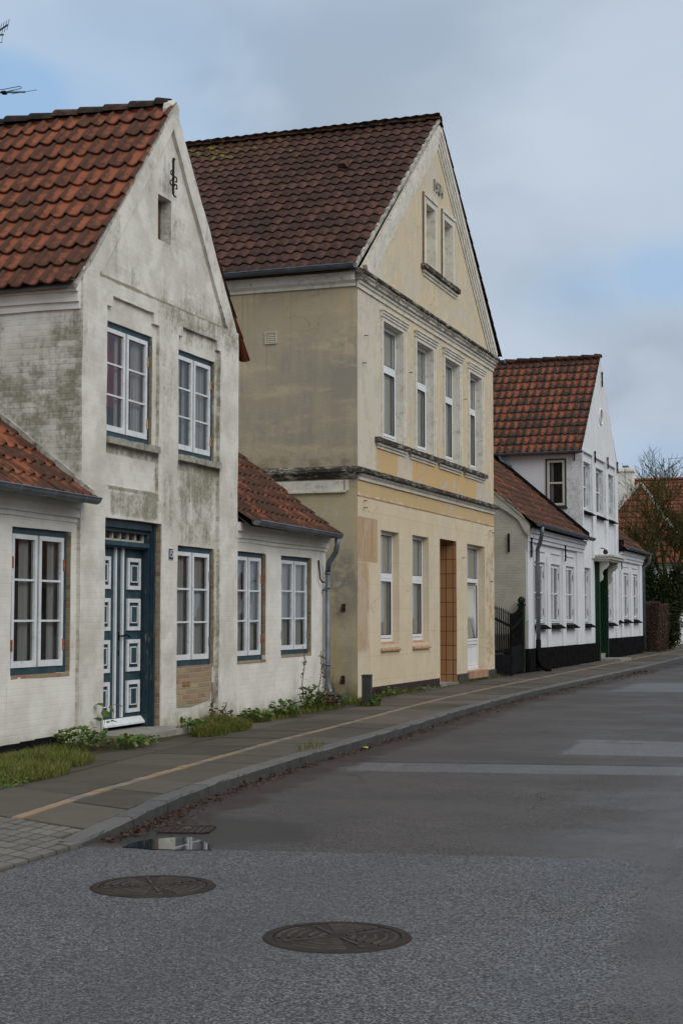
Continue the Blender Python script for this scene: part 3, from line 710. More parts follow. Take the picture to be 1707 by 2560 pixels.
def row(xl, xr, y0, L, off):
    y = y0+off
    while y < 74:
        LL = L if y < 45 else L*2
        g = .011
        def pt(f, yy, gx):
            x = xl(yy) + (xr(yy)-xl(yy))*f; yn = yy + (x-xl(yy))*(-.40*(1-smooth(9.8, 15.5, yy))-.03)
            return (xl(yn) + (xr(yn)-xl(yn))*f + gx, yn)
        c = [pt(0, y+g, g), pt(1, y+g, -g), pt(1, y+LL-g, -g), pt(0, y+LL-g, g)]
        if y > 9.0 and c[0][0] > -8.6: slab(mb, c, (rr.random(), rr.random(), rr.random()), .004, .006, .006)
        y += LL
kin = lambda y: kerb_x(y)-.17
row(lambda y: brk_x(y)+.06, kin, 9.70, .80, 0)
row(lambda y: brk_x(y)-.86, lambda y: brk_x(y)-.06, 10.10, 1.1, 0)
row(lambda y: max(-8.46, brk_x(y)-1.66), lambda y: max(-8.4, brk_x(y)-.87), 10.45, 1.1, 0)
struct(mb.build('pavement', 'paving_slab'))
mb = MB(); y = 9.74
while y < 70:
    L = .228 if y < 40 else .9
    slab(mb, [(brk_x(y)-.05, y+.004), (brk_x(y)+.05, y+.004), (brk_x(y+L)+.05, y+L-.004), (brk_x(y+L)-.05, y+L-.004)], (rr.random(), rr.random(), 0), .003, .005)
    y += L
struct(mb.build('pavement_brick_course', 'brick_paver'))
mb = MB(); s = .115; t_ = .165
for i in range(34):
    for j in range(26):
        x0 = -8.3+i*s; y0 = 9.77-(j+1)*t_+((x0+6.13)*-.42)
        if x0+s > (kin(y0)+.03 if y0 > 8.95 else kerb_x(y0)) or y0 < 6.3: continue
        g_ = .007; k_ = -.42*(s-2*g_)
        slab(mb, [(x0+g_, y0+g_), (x0+s-g_, y0+g_+k_), (x0+s-g_, y0+t_-g_+k_), (x0+g_, y0+t_-g_)], (rr.random(), rr.random(), 0), .0025, .005, .015)
struct(mb.build('pavement_setts', 'sett'))
# the strip of bare earth along the old house, a few centimetres proud of the slabs
mb = MB(); N = 60
def soil_w(y): return (.85 + .45*(1-smooth(10.5, 14.2, y)) + .12*noise.noise(Vector((y*1.3, 0, 0)))) if y < 15.2 else max(.05, .75-.075*(y-15.2)+.10*noise.noise(Vector((y*1.9, 3, 0))))
for i in range(N):
    a, b = 10.4+i*13.6/N, 10.4+(i+1)*13.6/N
    def pr(yy, f): 
        wv = soil_w(yy); x = -8.56+(wv+.09)*f
        return (x, yy, slab_z(x, yy)+.05*(1-f**3)-.012*f+.015*noise.noise(Vector((x*5, yy*5, 0)))*(1-f))
    for k in range(5): mb.face([pr(a, k/5), pr(a, (k+1)/5), pr(b, (k+1)/5), pr(b, k/5)])
struct(mb.build('soil_strip', 'soil'))
# puddle by the drain
mb = MB(); pts = []
outl = [(-4.72, 9.04), (-4.50, 9.015), (-4.30, 9.06), (-4.12, 9.12), (-4.18, 9.26), (-4.36, 9.48), (-4.47, 9.60), (-4.60, 9.53), (-4.70, 9.42), (-4.76, 9.24)]
for i in range(len(outl)):
    a, b = outl[i], outl[(i+1) % len(outl)]
    for k in range(4):
        t = k/4; x = a[0]+(b[0]-a[0])*t; y = a[1]+(b[1]-a[1])*t
        pts.append((x+.02*noise.noise(Vector((x*9, y*9, 0))), y+.02*noise.noise(Vector((x*9, y*9, 4))), .005))
mb.face(pts); struct(mb.build('puddle', 'puddle_water'))
# ---------------------------------------------------------------- roofs, gutters, windows
def tiled_roof(P0, U, V, nu_t, nv, tw, gauge, prof, npf, thick=.018, jit=.004, seed=1, lift=.03, wob=.02):
    """pantiles as separate pieces; P0 is the lower corner, U runs along the eave, V up the slope"""
    mb = MB(); P0, U, V = Vector(P0), Vector(U).normalized(), Vector(V).normalized(); N = U.cross(V)
    if N.z < 0: N = -N; flip = True
    else: flip = False
    rr = random.Random(seed); mb.c = []
    hs = [prof(i/npf) for i in range(npf+1)]; lo, hi = min(hs), max(hs)
    for j in range(nv):
        for i in range(nu_t):
            r = rr.random(); du, dv, dn = rr.uniform(-jit, jit), rr.uniform(-jit, jit)*1.5, rr.uniform(-.4, .4)*jit
            rot = rr.uniform(-.012, .012); n0 = len(mb.v)
            for (vv, nn, vz) in ((gauge*1.14, 0.0, 1.0), (gauge*.55, lift*.55, .55), (.02, lift, .06), (0.0, lift-.004, 0.0), (.006, lift-thick, 0.0)):
                for k in range(npf+1):
                    t = k/npf; h = prof(t)*(1.0 if vz < 1 else .85)
                    p = P0 + U*(i*tw + t*tw*1.03 + du + rot*vv) + V*(j*gauge + vv + dv) + N*(h + nn + dn)
                    if wob: p = p + N*noise.noise(Vector((p.x*.7, p.y*.7, p.z*.7)))*wob
                    mb.v.append(tuple(p)); mb.c.append((r, (hs[k]-lo)/(hi-lo+1e-9), vz))
            w_ = npf+1
            for a in range(4):
                for k in range(npf):
                    q = (n0+a*w_+k, n0+a*w_+k+1, n0+(a+1)*w_+k+1, n0+(a+1)*w_+k)
                    mb.f.append(q if flip else q[::-1]); mb.m.append(0)
    return mb
def pantile(t): return -.024*math.sin(math.pi*t/.70) if t < .70 else .030*math.sin(math.pi*(t-.70)/.30)
def wave(t): return .021*math.sin(2*math.pi*t)
def ridge_tiles(p0, p1, L, r, seed=5, n=7):
    mb = MB(); mb.c = []; p0, p1 = Vector(p0), Vector(p1); T = (p1-p0); D = T.length; T.normalize(); k = int(D/L)+1
    S = T.cross(Vector((0, 0, 1))).normalized(); rr = random.Random(seed)
    for i in range(k):
        n0 = len(mb.v); q = rr.random(); jz = rr.uniform(-.008, .008)
        for a, rad, dz in ((i*L-.03, r*1.08, .012), (i*L, r*1.08, .012), (i*L+L*.97, r*.93, -.004)):
            for j in range(n):
                an = math.pi*j/(n-1); p = p0 + T*min(a, D+.05) + S*math.cos(an)*rad + Vector((0, 0, 1))*(math.sin(an)*rad*.9 - .02 + dz + jz)
                mb.v.append(tuple(p)); mb.c.append((q, .5, .5))
        for a in range(2):
            for j in range(n-1): mb.f.append((n0+a*n+j, n0+a*n+j+1, n0+(a+1)*n+j+1, n0+(a+1)*n+j)); mb.m.append(0)
        mb.f.append(tuple(n0+j for j in range(n))); mb.m.append(0)
    return mb
def gutter(p0, p1, U, r=.065, brackets=.8):
    """half-round gutter from p0 to p1 (outer axis U horizontal), with rolled lip, stop ends and brackets"""
    mb = MB(); n = 9; W = (0, 0, 1)
    out = [(math.cos(math.pi+math.pi*i/(n-1))*r, math.sin(math.pi+math.pi*i/(n-1))*r) for i in range(n)]
    inn = [(a*.94, b*.94) for a, b in out][::-1]
    mb.sweep(out, p0, p1, U, W, 0, False); mb.sweep(inn, p0, p1, U, W, 0, False)
    for p in (p0, p1): mb.face([tuple(Vector(p)+Vector(U)*a+Vector(W)*b) for a, b in out])
    P0, P1, U_ = Vector(p0), Vector(p1), Vector(U); D = (P1-P0).length; T = (P1-P0).normalized()
    mb.tube([P0+U_*r, P1+U_*r], .010, 6)
    k = max(2, int(D/brackets))
    for i in range(k+1):
        c = P0+T*(D*(i+.5)/(k+1))
        mb.tube([c+U_*(-r*1.02)+Vector((0, 0, .005))]+[c+U_*a*1.05+Vector((0, 0, b*1.05)) for a, b in out]+[c+U_*r*1.02], .006, 5)
    return mb
def curtain(A, u0, u1, w0, w1, d, folds=None, amp=.018, seed=0):
    mb = MB(); k = max(10, int((u1-u0)/.015)); rr = random.Random(seed); ph = rr.uniform(0, 6); fq = 2*math.pi*(folds or (u1-u0)/.085)/(u1-u0)
    P = lambda u, w_: A(u, w_, d+amp*math.sin(fq*(u-u0)+ph+.6*math.sin(5*(u-u0)+ph)))
    for i in range(k):
        a, b = u0+(u1-u0)*i/k, u0+(u1-u0)*(i+1)/k; mb.face([P(a, w0), P(b, w0), P(b, w1), P(a, w1)])
    return mb

def blue_casement(root, A, u0, u1, w0, w1, d, drapes, seed=0, hinge='rusty_hinge', room='dark_room', split=None, rows=3):
    """two white three-pane casements in a blue frame"""
    mb = MB(); t = .052; mid = (u0+u1)/2
    fframe(mb, A, u0-.02, u1+.03, w0-.01, w1+.015, t+.02, d, d+.10, 0, .085, .085)
    fbox(mb, A, mid-.016, mid+.016, w0+.07, w1-.07, d+.004, d+.09)
    win = mb.build('window', 'blue_paint', root)
    rg = random.Random(seed)
    for a, b in ((u0+t, mid-.016), (mid+.016, u1-t+.01)):
        mb = MB(); s0, s1 = w0+.078, w1-.072; st = .05
        fframe(mb, A, a+.003, b-.003, s0, s1, st, d-.012, d+.035, 0, .068)
        mb.wobble(.002, 3)
        win_s = mb.build('sash', 'white_paint', win)
        mb = MB()
        for k in range(1, rows):
            zc = s0+.06+(s1-s0-.11)*k/rows; fbox(mb, A, a+st, b-st, zc-.011, zc+.011, d-.006, d+.03)
        mb.build('glazing_bar', 'white_paint', win)
        mb = MB()
        for k in range(rows):                        # each old pane sits a hair out of true
            z0, z1 = s0+.06+(s1-s0-.11)*k/rows, s0+.06+(s1-s0-.11)*(k+1)/rows; e = [rg.uniform(-.0016, .0016) for _ in range(4)]
            mb.face([A(a+st-.005, z0, d+.014+e[0]), A(b-st+.005, z0, d+.014+e[1]), A(b-st+.005, z1, d+.014+e[2]), A(a+st-.005, z1, d+.014+e[3])])
        mb.build('pane', 'glass', win)
    mb = MB()
    for uu, sg in ((u0+t+.004, -1), (u1-t+.006, 1)):
        for z in (w0+(w1-w0)*.2, w0+(w1-w0)*.76):
            fbox(mb, A, uu-.016, uu+.016, z-.06, z+.06, d-.022, d-.006)
    if hinge: mb.build('hinge', hinge, win)
    for i, (a, b) in enumerate(drapes):
        a, b = u0+(u1-u0)*a, u0+(u1-u0)*b; curtain(A, a, b, w0+.05, w1-.03, d+.09, seed=seed*7+i).build('curtain', 'lace', win)
    mb = MB(); q = .62
    mb.face([A(u0-.3, w0-.3, d+q), A(u1+.6, w0-.3, d+q), A(u1+.6, w1+.2, d+q), A(u0-.3, w1+.2, d+q)], 0)
    if split: mb.face([A(u0-.3, split, d+.20), A(u1+.6, split, d+.20), A(u1+.6, w1+.2, d+.20), A(u0-.3, w1+.2, d+.20)], 1)  # red sheet added behind the upper panes, standing in for reflected red
    mb.build('room', ['dark_room', room], win)
    return win

# ---------------------------------------------------------------- the old limewashed house
X0 = -8.47
H = thing('old_house', 'weathered whitewashed house with a tall gable, blue double door and lumpy red pantiles', 'house', (X0, 17.4, 0))
A = FX(X0); rec = .045
# gabled middle section: recessed sheet, then the raised strips, frieze and rakes
mb = MB()
wins = [(15.71, 16.97, 3.60, 4.97, .06), (17.63, 18.84, 3.58, 4.95, .06), (17.63, 18.86, .86, 2.41, .06), (17.10, 17.48, 6.24, 6.82, .16)]
pent = [(15.14, -.12), (19.55, -.12), (19.55, 5.38), (17.46, 8.08), (15.14, 5.30)]
wall(mb, A, [(15.14, 3.0), (19.55, 3.0), (19.55, 5.38), (17.46, 8.08), (15.14, 5.30)], [wins[0], wins[1], wins[3]], .16, d=rec)
wall(mb, A, rect(17.6, 19.55, -.12, 3.0), [wins[2]], .16, d=rec)
for o, hs in ((rect(15.14, 17.63, -.12, 3.02), [(15.72, 17.17, .10, 2.65, .085)]), (rect(15.14, 15.71, 3.02, 5.3), []), (rect(17.08, 17.63, 3.02, 5.3), []), (rect(18.93, 19.55, -.12, 5.3), []),
           (rect(15.71, 15.85, 5.13, 5.3), []), (rect(16.94, 17.08, 5.13, 5.3), []), (rect(15.85, 16.94, 5.265, 5.3), []), (rect(17.63, 17.76, 5.11, 5.3), []), (rect(18.82, 18.93, 5.11, 5.3), []), (rect(17.76, 18.82, 5.24, 5.3), []),
           (rect(15.14, 19.55, 5.3, 5.46), []), ([(15.27, 5.46), (15.56, 5.46), (17.43, 7.74), (17.43, 8.05)], []), ([(19.16, 5.46), (19.50, 5.46), (17.47, 8.07), (17.43, 8.04), (17.43, 7.74)], [])):
    wall(mb, A, o, hs, .16, d=0.0, skirt=rec+.004)
# side walls and back
S = FY(15.14)
wall(mb, S, rect(-14.6, X0, -.12, 5.30), [], .3)
mb.box(-14.6, X0-.05, 19.46, 19.54, 0, 5.35)
mb.face([(-14.6, 15.14, 0), (-14.6, 19.55, 0), (-14.6, 19.55, 5.4), (-14.6, 17.46, 8.05), (-14.6, 15.14, 5.3)])
mb.wobble(.010, 1.1, .006)
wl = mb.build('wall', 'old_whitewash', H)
mb = MB()                                         # eaves cornice of the side wall
for z0, z1, p in ((4.98, 5.06, .03), (5.06, 5.17, .06), (5.17, 5.31, .10)):
    for i in range(12): mb.box(-14.5+i*.5, -14.5+(i+1)*.5+.0, 15.14-p, 15.16, z0, z1)
mb.wobble(.012, 1.3, .005); mb.build('cornice', 'wing_whitewash', H)
mb = MB()                                         # back and floor of the slit, its narrow shutter
fbox(mb, A, 17.06, 17.52, 6.2, 6.86, .20, .24, 0); fbox(mb, A, 17.13, 17.44, 6.245, 6.8, .185, .20, 1)
mb.build('slit_opening', ['dark_room', 'door_wood'], H)
for (a, b, z) in ((15.73, 17.07, 3.52), (17.64, 18.93, 3.50)):
    mb = MB(); k = 6
    for i in range(k): fbox(mb, A, a+(b-a)*i/k, a+(b-a)*(i+1)/k-.004, z, z+.075+.006*(i % 2), -.035, .10)
    mb.wobble(.007, 3, .006); mb.build('sill', 'sill_stone', H)
mb = MB(); pts = []                                # the iron tie above the slit, forged in curls
fbox(mb, A, 17.352, 17.374, 6.88, 7.34, -.045, -.02)
def curl(cu, cw, r0, turns, a0, sgn):
    return [A(cu+sgn*(r0*(1-.6*t/24))*math.cos(a0+turns*2*math.pi*t/24), cw+(r0*(1-.6*t/24))*math.sin(a0+turns*2*math.pi*t/24), -.04) for t in range(25)]
for cu, cw, r0, sg in ((17.31, 7.13, .045, 1), (17.42, 7.07, .05, -1), (17.30, 7.0, .05, 1), (17.43, 6.98, .045, -1)): mb.tube(curl(cu, cw, r0, .85, 0, sg), .009, 5)
mb.tube([A(17.36, 7.33, -.03), A(17.39, 7.35, -.03), A(17.41, 7.33, -.03)], .011, 5); mb.tube([A(17.36, 6.89, -.03), A(17.41, 6.86, -.03), A(17.45, 6.86, -.03)], .011, 5)
mb.build('wall_tie', 'rusty_iron', H)
# brick showing where the limewash is gone: under the window and along the jambs
mb = MB()
wall(mb, A, [(17.63, .36), (18.05, .34), (18.74, .41), (18.78, .50), (18.80, .855), (17.63, .855)], [], .09, d=rec-.012, skirt=.02)
mb.wobble(.010, 1.1, .006)
for wd in wins[:3]: fbox(mb, A, wd[1]-.005, wd[1]+.004, wd[2]+.02, wd[3]-.02, rec+.004, rec+.10)
fbox(mb, A, 17.160, 17.166, .12, 2.63, .006, .09); fbox(mb, A, 17.64, 18.83, .835, .866, rec-.012, rec+.05)
mb.build('bare_brick', 'old_brick', H)
mb = MB(); fbox(mb, A, 17.88, 18.09, .612, .672, rec-.020, rec+.01); mb.wobble(.010, 1.1, .006); mb.build('orange_brick', 'orange_brick', H)
mb = MB(); wall(mb, A, rect(18.80, 18.92, .36, .62), [], .05, d=rec-.012, skirt=.03); mb.wobble(.02, 5); mb.build('cement_patch', 'concrete', H)
# windows of the gabled section
blue_casement(H, A, 15.715, 16.93, 3.60, 4.97, rec+.035, [(.42, .50), (.78, 1.0)], 1, 'peeled_primer', 'red_sheet', 4.02)
blue_casement(H, A, 17.64, 18.80, 3.58, 4.95, rec+.035, [(.03, .30), (.36, .50), (.55, .80), (.84, .98)], 2, 'peeled_primer')
blue_casement(H, A, 17.635, 18.81, .865, 2.41, rec+.04, [(.16, .60), (.68, 1.14)], 3, 'zinc')

# the blue double door in its deep frame
mb = MB(); y0, y1, zb, zt = 15.72, 17.165, .12, 2.65
fbox(mb, A, y1-.115, y1, zb, zt, .075, .27, 1); fbox(mb, A, y1-.145, y1-.115, zb, zt-.1, .10, .27, 1); fbox(mb, A, y1-.085, y1-.035, zb, zt, .055, .08, 1)
fbox(mb, A, y0-.05, y0+.07, zb, zt, .075, .27, 1)
fbox(mb, A, y0+.07, y1-.115, zt-.095, zt, .065, .27, 1); fbox(mb, A, y0+.07, y1-.145, zt-.14, zt-.095, .11, .27, 1)
fbox(mb, A, y0+.07, y1-.14, 2.325, 2.375, .12, .27); fbox(mb, A, y0+.07, y1-.14, 2.345, 2.40, .085, .13)
door = mb.build('door', ['blue_paint', 'blue_paint_peeling'], H)
mb = MB(); tz0, tz1 = 2.40, 2.555                   # fanlight
fframe(mb, A, y0+.07, 17.03, tz0, tz1, .035, .165, .20, 0, .03, .02)
for i in range(1, 6): yy = y0+.10+(17.0-y0-.10)*i/6; fbox(mb, A, yy-.011, yy+.011, tz0+.02, tz1-.02, .165, .20)
mb.build('fanlight_frame', 'cream_paint', door)
mb = MB(); fbox(mb, A, y0+.07, 17.03, tz0, tz1, .185, .19); mb.build('fanlight_pane', 'glass', door)
mb = MB(); fbox(mb, A, y0-.2, 17.4, .2, 2.7, .55, .58); mb.build('room', 'dark_room', door)
dd = .205
for a, b in ((15.77, 16.435), (16.445, 17.045)):
    mb = MB(); fbox(mb, A, a, b, .20, 2.325, dd, dd+.045); lf = mb.build('door_leaf', 'blue_paint', door)
for (a, b) in ((15.86, 16.21), (16.645, 16.985)):
    for k in range(4):
        z1 = 2.215-.495*k; z0 = z1-.385; mb = MB()
        fframe(mb, A, a, b, z0, z1, .047, dd-.022, dd, 0); fframe(mb, A, a+.047, b-.047, z0+.047, z1-.047, .012, dd-.008, dd, 1)
        fframe(mb, A, a+.085, b-.085, z0+.088, z1-.088, .012, dd-.026, dd, 0); fbox(mb, A, a+.097, b-.097, z0+.10, z1-.10, dd-.020, dd-.001, 1)
        mb.build('door_panel', ['white_paint', 'blue_paint'], door)
mb = MB()
for u in (16.335, 16.515): fbox(mb, A, u-.021, u+.021, .30, 2.325, dd-.026, dd)
fbox(mb, A, 16.40, 16.45, .3, 2.325, dd-.014, dd+.0, 1)
mb.build('door_bead', ['white_paint', 'blue_paint'], door)
mb = MB(); mb.sweep([(0, 0), (-.075, .0), (-.075, .02), (-.02, .085), (0, .085)], A(15.77, .205, dd), A(17.035, .205, dd), (-1, 0, 0), (0, 0, 1)); mb.wobble(.004, 6)
mb.build('weatherboard', 'white_paint', door)
mb = MB(); hz = 1.27
mb.tube([A(16.43, hz, dd-.01), A(16.43, hz, dd-.065), A(16.50, hz+.012, dd-.072), A(16.57, hz+.004, dd-.068), A(16.63, hz-.018, dd-.066)], [.011, .011, .010, .009, .008], 6)
fbox(mb, A, 16.412, 16.448, hz-.05, hz+.05, dd-.016, dd-.006); fbox(mb, A, 16.42, 16.44, hz-.24, hz-.17, dd-.017, dd-.006)
mb.build('door_handle', 'black_iron', door)
# doorstep of two worn slabs
mb = MB(); mb.box(-8.75, -8.02, 15.55, 17.25, -.05, .155); mb.wobble(.012, 2, .006); mb.build('doorstep', 'concrete', H)
# enamel number plate
mb = MB(); fbox(mb, A, 17.35, 17.485, 2.215, 2.36, -.012, .004, 1); fbox(mb, A, 17.356, 17.479, 2.221, 2.354, -.016, -.011, 0)
np_ = mb.build('number_plate', ['number_blue', 'number_white'], H)
text_part('digits', '15', A, 17.417, 2.288, .135, -.0175, .003, 'number_white', np_, True, .80)

# low wings left and right
def wing(y0, y1, holes, gut, seed, end_wall=False):
    B = FX(X0-.045); mb = MB()
    wall(mb, B, rect(y0, y1, -.12, 2.82), holes, .18)
    if end_wall:
        E = [(-14.5, y1, -.1), (X0-.045, y1, -.1), (X0-.045, y1, 2.8), (-11.3, y1, 4.9), (-14.5, y1, 2.6)]
        mb.face([tuple(p) for p in E][::-1])
    else: mb.face([(-14.5, y0, -.1), (X0-.045, y0, -.1), (X0-.045, y0, 2.8), (-11.3, y0, 4.9), (-14.5, y0, 2.6)])
    mb.face([(-14.5, y0, -.1), (-14.5, y1, -.1), (-14.5, y1, 2.7), (-14.5, y0, 2.7)])
    mb.wobble(.009, 1.1, .005); mb.build('wall', 'wing_whitewash', H)
    mb = MB(); k = int((y1-y0)/.22)
    for z0, z1, p in ((2.545, 2.60, .018), (2.60, 2.70, .045), (2.70, 2.82, .085)):
        for i in range(k):
            a, b = y0+(y1-y0)*i/k, y0+(y1-y0)*(i+1)/k; fbox(mb, B, a, b, z0, z1, -p, .02)
    mb.wobble(.016, .9, .004); mb.build('cornice', 'wing_whitewash', H)
    sl = math.atan(.768); V = (-math.cos(sl), 0, math.sin(sl)); n = int(round((y1-y0+.06)/.205))
    rf = tiled_roof((-8.25, y1+(.05 if end_wall else 0.0), 2.80), (0, -1, 0), V, n, 13, (y1-y0+(.05 if end_wall else 0))/n, .30, pantile, 8, seed=seed, wob=.03)
    rf.v = [(x, y, z) for x, y, z in rf.v]
    ro = rf.build('roof', 'wing_pantile', H, True)
    mb = MB(); mb.face([(-8.3, y0, 2.765), (-8.3, y1, 2.765), (-11.4, y1, 5.145), (-11.4, y0, 5.145)]); mb.face([(-11.4, y0, 5.145), (-11.4, y1, 5.145), (-14.6, y1, 2.7), (-14.6, y0, 2.7)])
    mb.build('roof_under_sheet', 'dark_room', ro)  # plain sheet under the tiles, added to keep light out
    ridge_tiles((-11.38, y0, 5.18), (-11.38, y1, 5.18), .36, .12).build('ridge', 'ridge_red', ro, True)
    gutter((-8.195, gut[0], 2.835), (-8.195, gut[1], 2.805), (1, 0, 0), .068).build('gutter', 'zinc', H, True)
    return B
Bl = wing(11.0, 15.14, [(13.79, 15.02, .89, 2.44, .06)], (11.0, 15.0), 11)
Br = wing(19.55, 23.22, [(19.60, 20.70, .875, 2.42, .06), (21.29, 22.58, .925, 2.425, .06)], (19.56, 22.99), 23, True)
blue_casement(H, Bl, 13.80, 14.96, .89, 2.44, .045, [(.32, .64), (.80, 1.14)], 4)
blue_casement(H, Br, 19.58, 20.63, .875, 2.42, .045, [(.02, .5), (.52, .98)], 5)
blue_casement(H, Br, 21.29, 22.50, .925, 2.425, .045, [(.02, .48), (.53, .98)], 6, 'zinc')
mb = MB()
for B, u, z0, z1 in ((Bl, 15.02, .9, 2.42), (Br, 20.70, .89, 2.40), (Br, 22.58, .94, 2.41)): fbox(mb, B, u-.005, u+.004, z0, z1, .006, .07)
for B, a, b, z in ((Bl, 13.8, 15.0, .872), (Br, 19.6, 20.7, .86), (Br, 21.3, 22.56, .91)): fbox(mb, B, a, b, z-.018, z+.02, -.006, .04)
mb.wobble(.006, 4); mb.build('bare_brick', 'old_brick', H)
mb = MB(); B = Br                                   # black tar line at the foot of the wall
for Bq, a, b, ex in ((Bl, 11, 15.14, 0), (Br, 19.6, 23.4, 0)):
    for i in range(int((b-a)/.3)): fbox(mb, Bq, a+i*.3, min(b, a+i*.3+.3), -.1, (.20 if a < 12 else .135)+.03*noise.noise(Vector((a+i*.3, 2, 0))), -.012, .02)
mb.wobble(.008, 2, .004); mb.build('plinth', 'black_tar', H)
mb = MB(); mb.tube([A(22.86, 2.40, .03), A(22.88, 2.10, .01), A(22.93, 2.045, -.01)], .014, 5); mb.tube([A(22.92, 2.05, -.02), A(22.99, 2.05, -.02)], .012, 5); mb.build('wall_tie', 'rusty_iron', H)
mb = MB(); yd = 23.08                              # downpipe with swan neck and shoe
mb.tube([(-8.20, 22.90, 2.77), (-8.20, 22.90, 2.64), (-8.24, 22.93, 2.52), (-8.40, 23.05, 2.36), (-8.43, 23.08, 2.20)], .043, 12)
mb.tube([(-8.43, yd, 2.24), (-8.43, yd, .52), (-8.43, yd, .42), (-8.38, yd, .30), (-8.28, yd, .20), (-8.25, yd, .05)], .043, 12)
for z in (2.18, 1.95, .72): mb.tube([(-8.43, yd, z), (-8.43, yd, z+.03)], .050, 12)
for z in (1.93, .74): mb.box(-8.52, -8.44, yd-.012, yd+.012, z-.012, z+.012); mb.box(-8.47, -8.44, yd-.075, yd-.04, z-.02, z+.02)
mb.tube([(-8.25, yd, .10), (-8.25, yd, .13)], .049, 12)
mb.build('downpipe', 'zinc', H, True)
# mortar fillets where the wing roofs meet the gabled section
for yy, sg, x1 in ((15.14, -1, -11.3),):
    mb = MB(); k = 40
    for i in range(k):
        t0, t1 = i/k, (i+1)/k; x_0, x_1 = -8.30+(x1+8.30)*t0, -8.30+(x1+8.30)*t1; w_ = .05+.025*noise.noise(Vector((i*.5, 0, 0)))
        z_0, z_1 = 2.86+(-8.30-x_0)*.768, 2.86+(-8.30-x_1)*.768
        mb.obox((x_0, yy+sg*w_, z_0-.06), (x_1-x_0, 0, z_1-z_0), (0, -sg*(w_+.01), 0), (0, 0, .115+.03*noise.noise(Vector((i*.7, 4, 0)))))
    mb.wobble(.012, 4, .008); mb.build('mortar_fillet', 'mortar', H)
# steep main roof
sl = math.atan2(8.10-5.27, 17.46-14.98); V1 = (0, math.cos(sl), math.sin(sl)); Ls = math.hypot(8.10-5.27, 17.46-14.98)
g = Ls/11
rf = tiled_roof((X0+.02-29*.207, 14.94, 5.235), (1, 0, 0), V1, 29, 11, .207, g, pantile, 10, thick=.024, seed=3, lift=.042, jit=.006, wob=.035)
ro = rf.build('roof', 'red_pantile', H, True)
V2 = (0, -math.cos(sl), math.sin(sl))
rf = tiled_roof((X0+.0, 19.93, 5.12), (-1, 0, 0), V2, 29, 11, .207, g*1.02, pantile, 6, seed=4, lift=.034); rf.build('roof_far_slope', 'red_pantile', ro, True)
mb = MB(); mb.face([(-14.6, 14.95, 5.19), (X0-.06, 14.95, 5.19), (X0-.06, 17.46, 8.03), (-14.6, 17.46, 8.03)]); mb.face([(-14.6, 19.6, 5.45), (X0-.06, 19.6, 5.45), (X0-.06, 17.46, 8.03), (-14.6, 17.46, 8.03)])
mb.build('roof_under_sheet', 'dark_room', ro)
ridge_tiles((-14.6, 17.46, 8.09), (X0-.10, 17.46, 8.075), .37, .125, 6).build('ridge', 'ridge_dark', ro, True)
mb = MB()                                         # limewashed cap at the tip of the gable
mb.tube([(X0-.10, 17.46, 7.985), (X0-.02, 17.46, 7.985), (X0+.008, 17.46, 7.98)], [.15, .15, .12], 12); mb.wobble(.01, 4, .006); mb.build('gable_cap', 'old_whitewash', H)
mb = MB()                                         # mortar under the verge tiles
for sg, V, y_, z_ in ((1, V1, 14.98, 5.20),):
    k = 26
    for i in range(k):
        p = Vector((X0-.03, y_, z_))+Vector(V)*(Ls*i/k); mb.obox(p+Vector((0, 0, -.02)), (.035, 0, 0), Vector(V)*(Ls/k), Vector((0, 0, .055)))
mb.wobble(.008, 4, .004); mb.build('verge', 'mortar', ro)
# ---------------------------------------------------------------- the tall ochre house
Y = thing('tall_house', 'tall faded ochre house with dark brown tiled roof and twin gable window', 'house', (X0, 29.5, 0))
ya, yb, ridge_y = 24.68, 34.33, 29.72
mb = MB()
up_o = [(26.06+2.05*i-.015*i*i, 27.27+2.02*i-.0*i, 4.70, 6.84, .15) for i in range(4)]
up_o = [(26.06, 27.26, 4.70, 6.84, .15), (28.16, 29.28, 4.70, 6.84, .15), (30.16, 31.28, 4.70, 6.84, .15), (32.14, 33.20, 4.70, 6.84, .15)]
gr_o = [(25.95, 27.03, 1.0, 3.05, .15), (27.88, 28.98, 1.0, 3.06, .15), (29.78, 31.05, .14, 3.08, .62, 1), (31.92, 33.45, .32, 3.07, .17)]
ga_o = [(28.80, 29.44, 8.45, 9.72, .16), (30.13, 30.78, 8.45, 9.72, .16)]
wall(mb, A, [(ya, -.1), (yb, -.1), (yb, 7.45), (ridge_y, 11.55), (ya, 7.45)], up_o+gr_o+ga_o, .35)
mb.wobble(.004, .8)
mb.build('wall', ['ochre_plaster', 'brown_tiles'], Y)
mb = MB(); D = 10.2
wall(mb, FY(ya), rect(X0-D, X0, -.1, 7.5), [], .5); mb.wobble(.004, .8); mb.build('side_wall', 'grey_render', Y)
mb = MB(); mb.face([(X0-D, yb, -.1), (X0, yb, -.1), (X0, yb, 7.5), (X0-D, yb, 7.5)][::-1]); mb.face([(X0-D, ya, -.1), (X0-D, yb, -.1), (X0-D, yb, 7.45), (X0-D, ridge_y, 11.5), (X0-D, ya, 7.45)])
mb.build('back_wall', 'grey_render', Y)
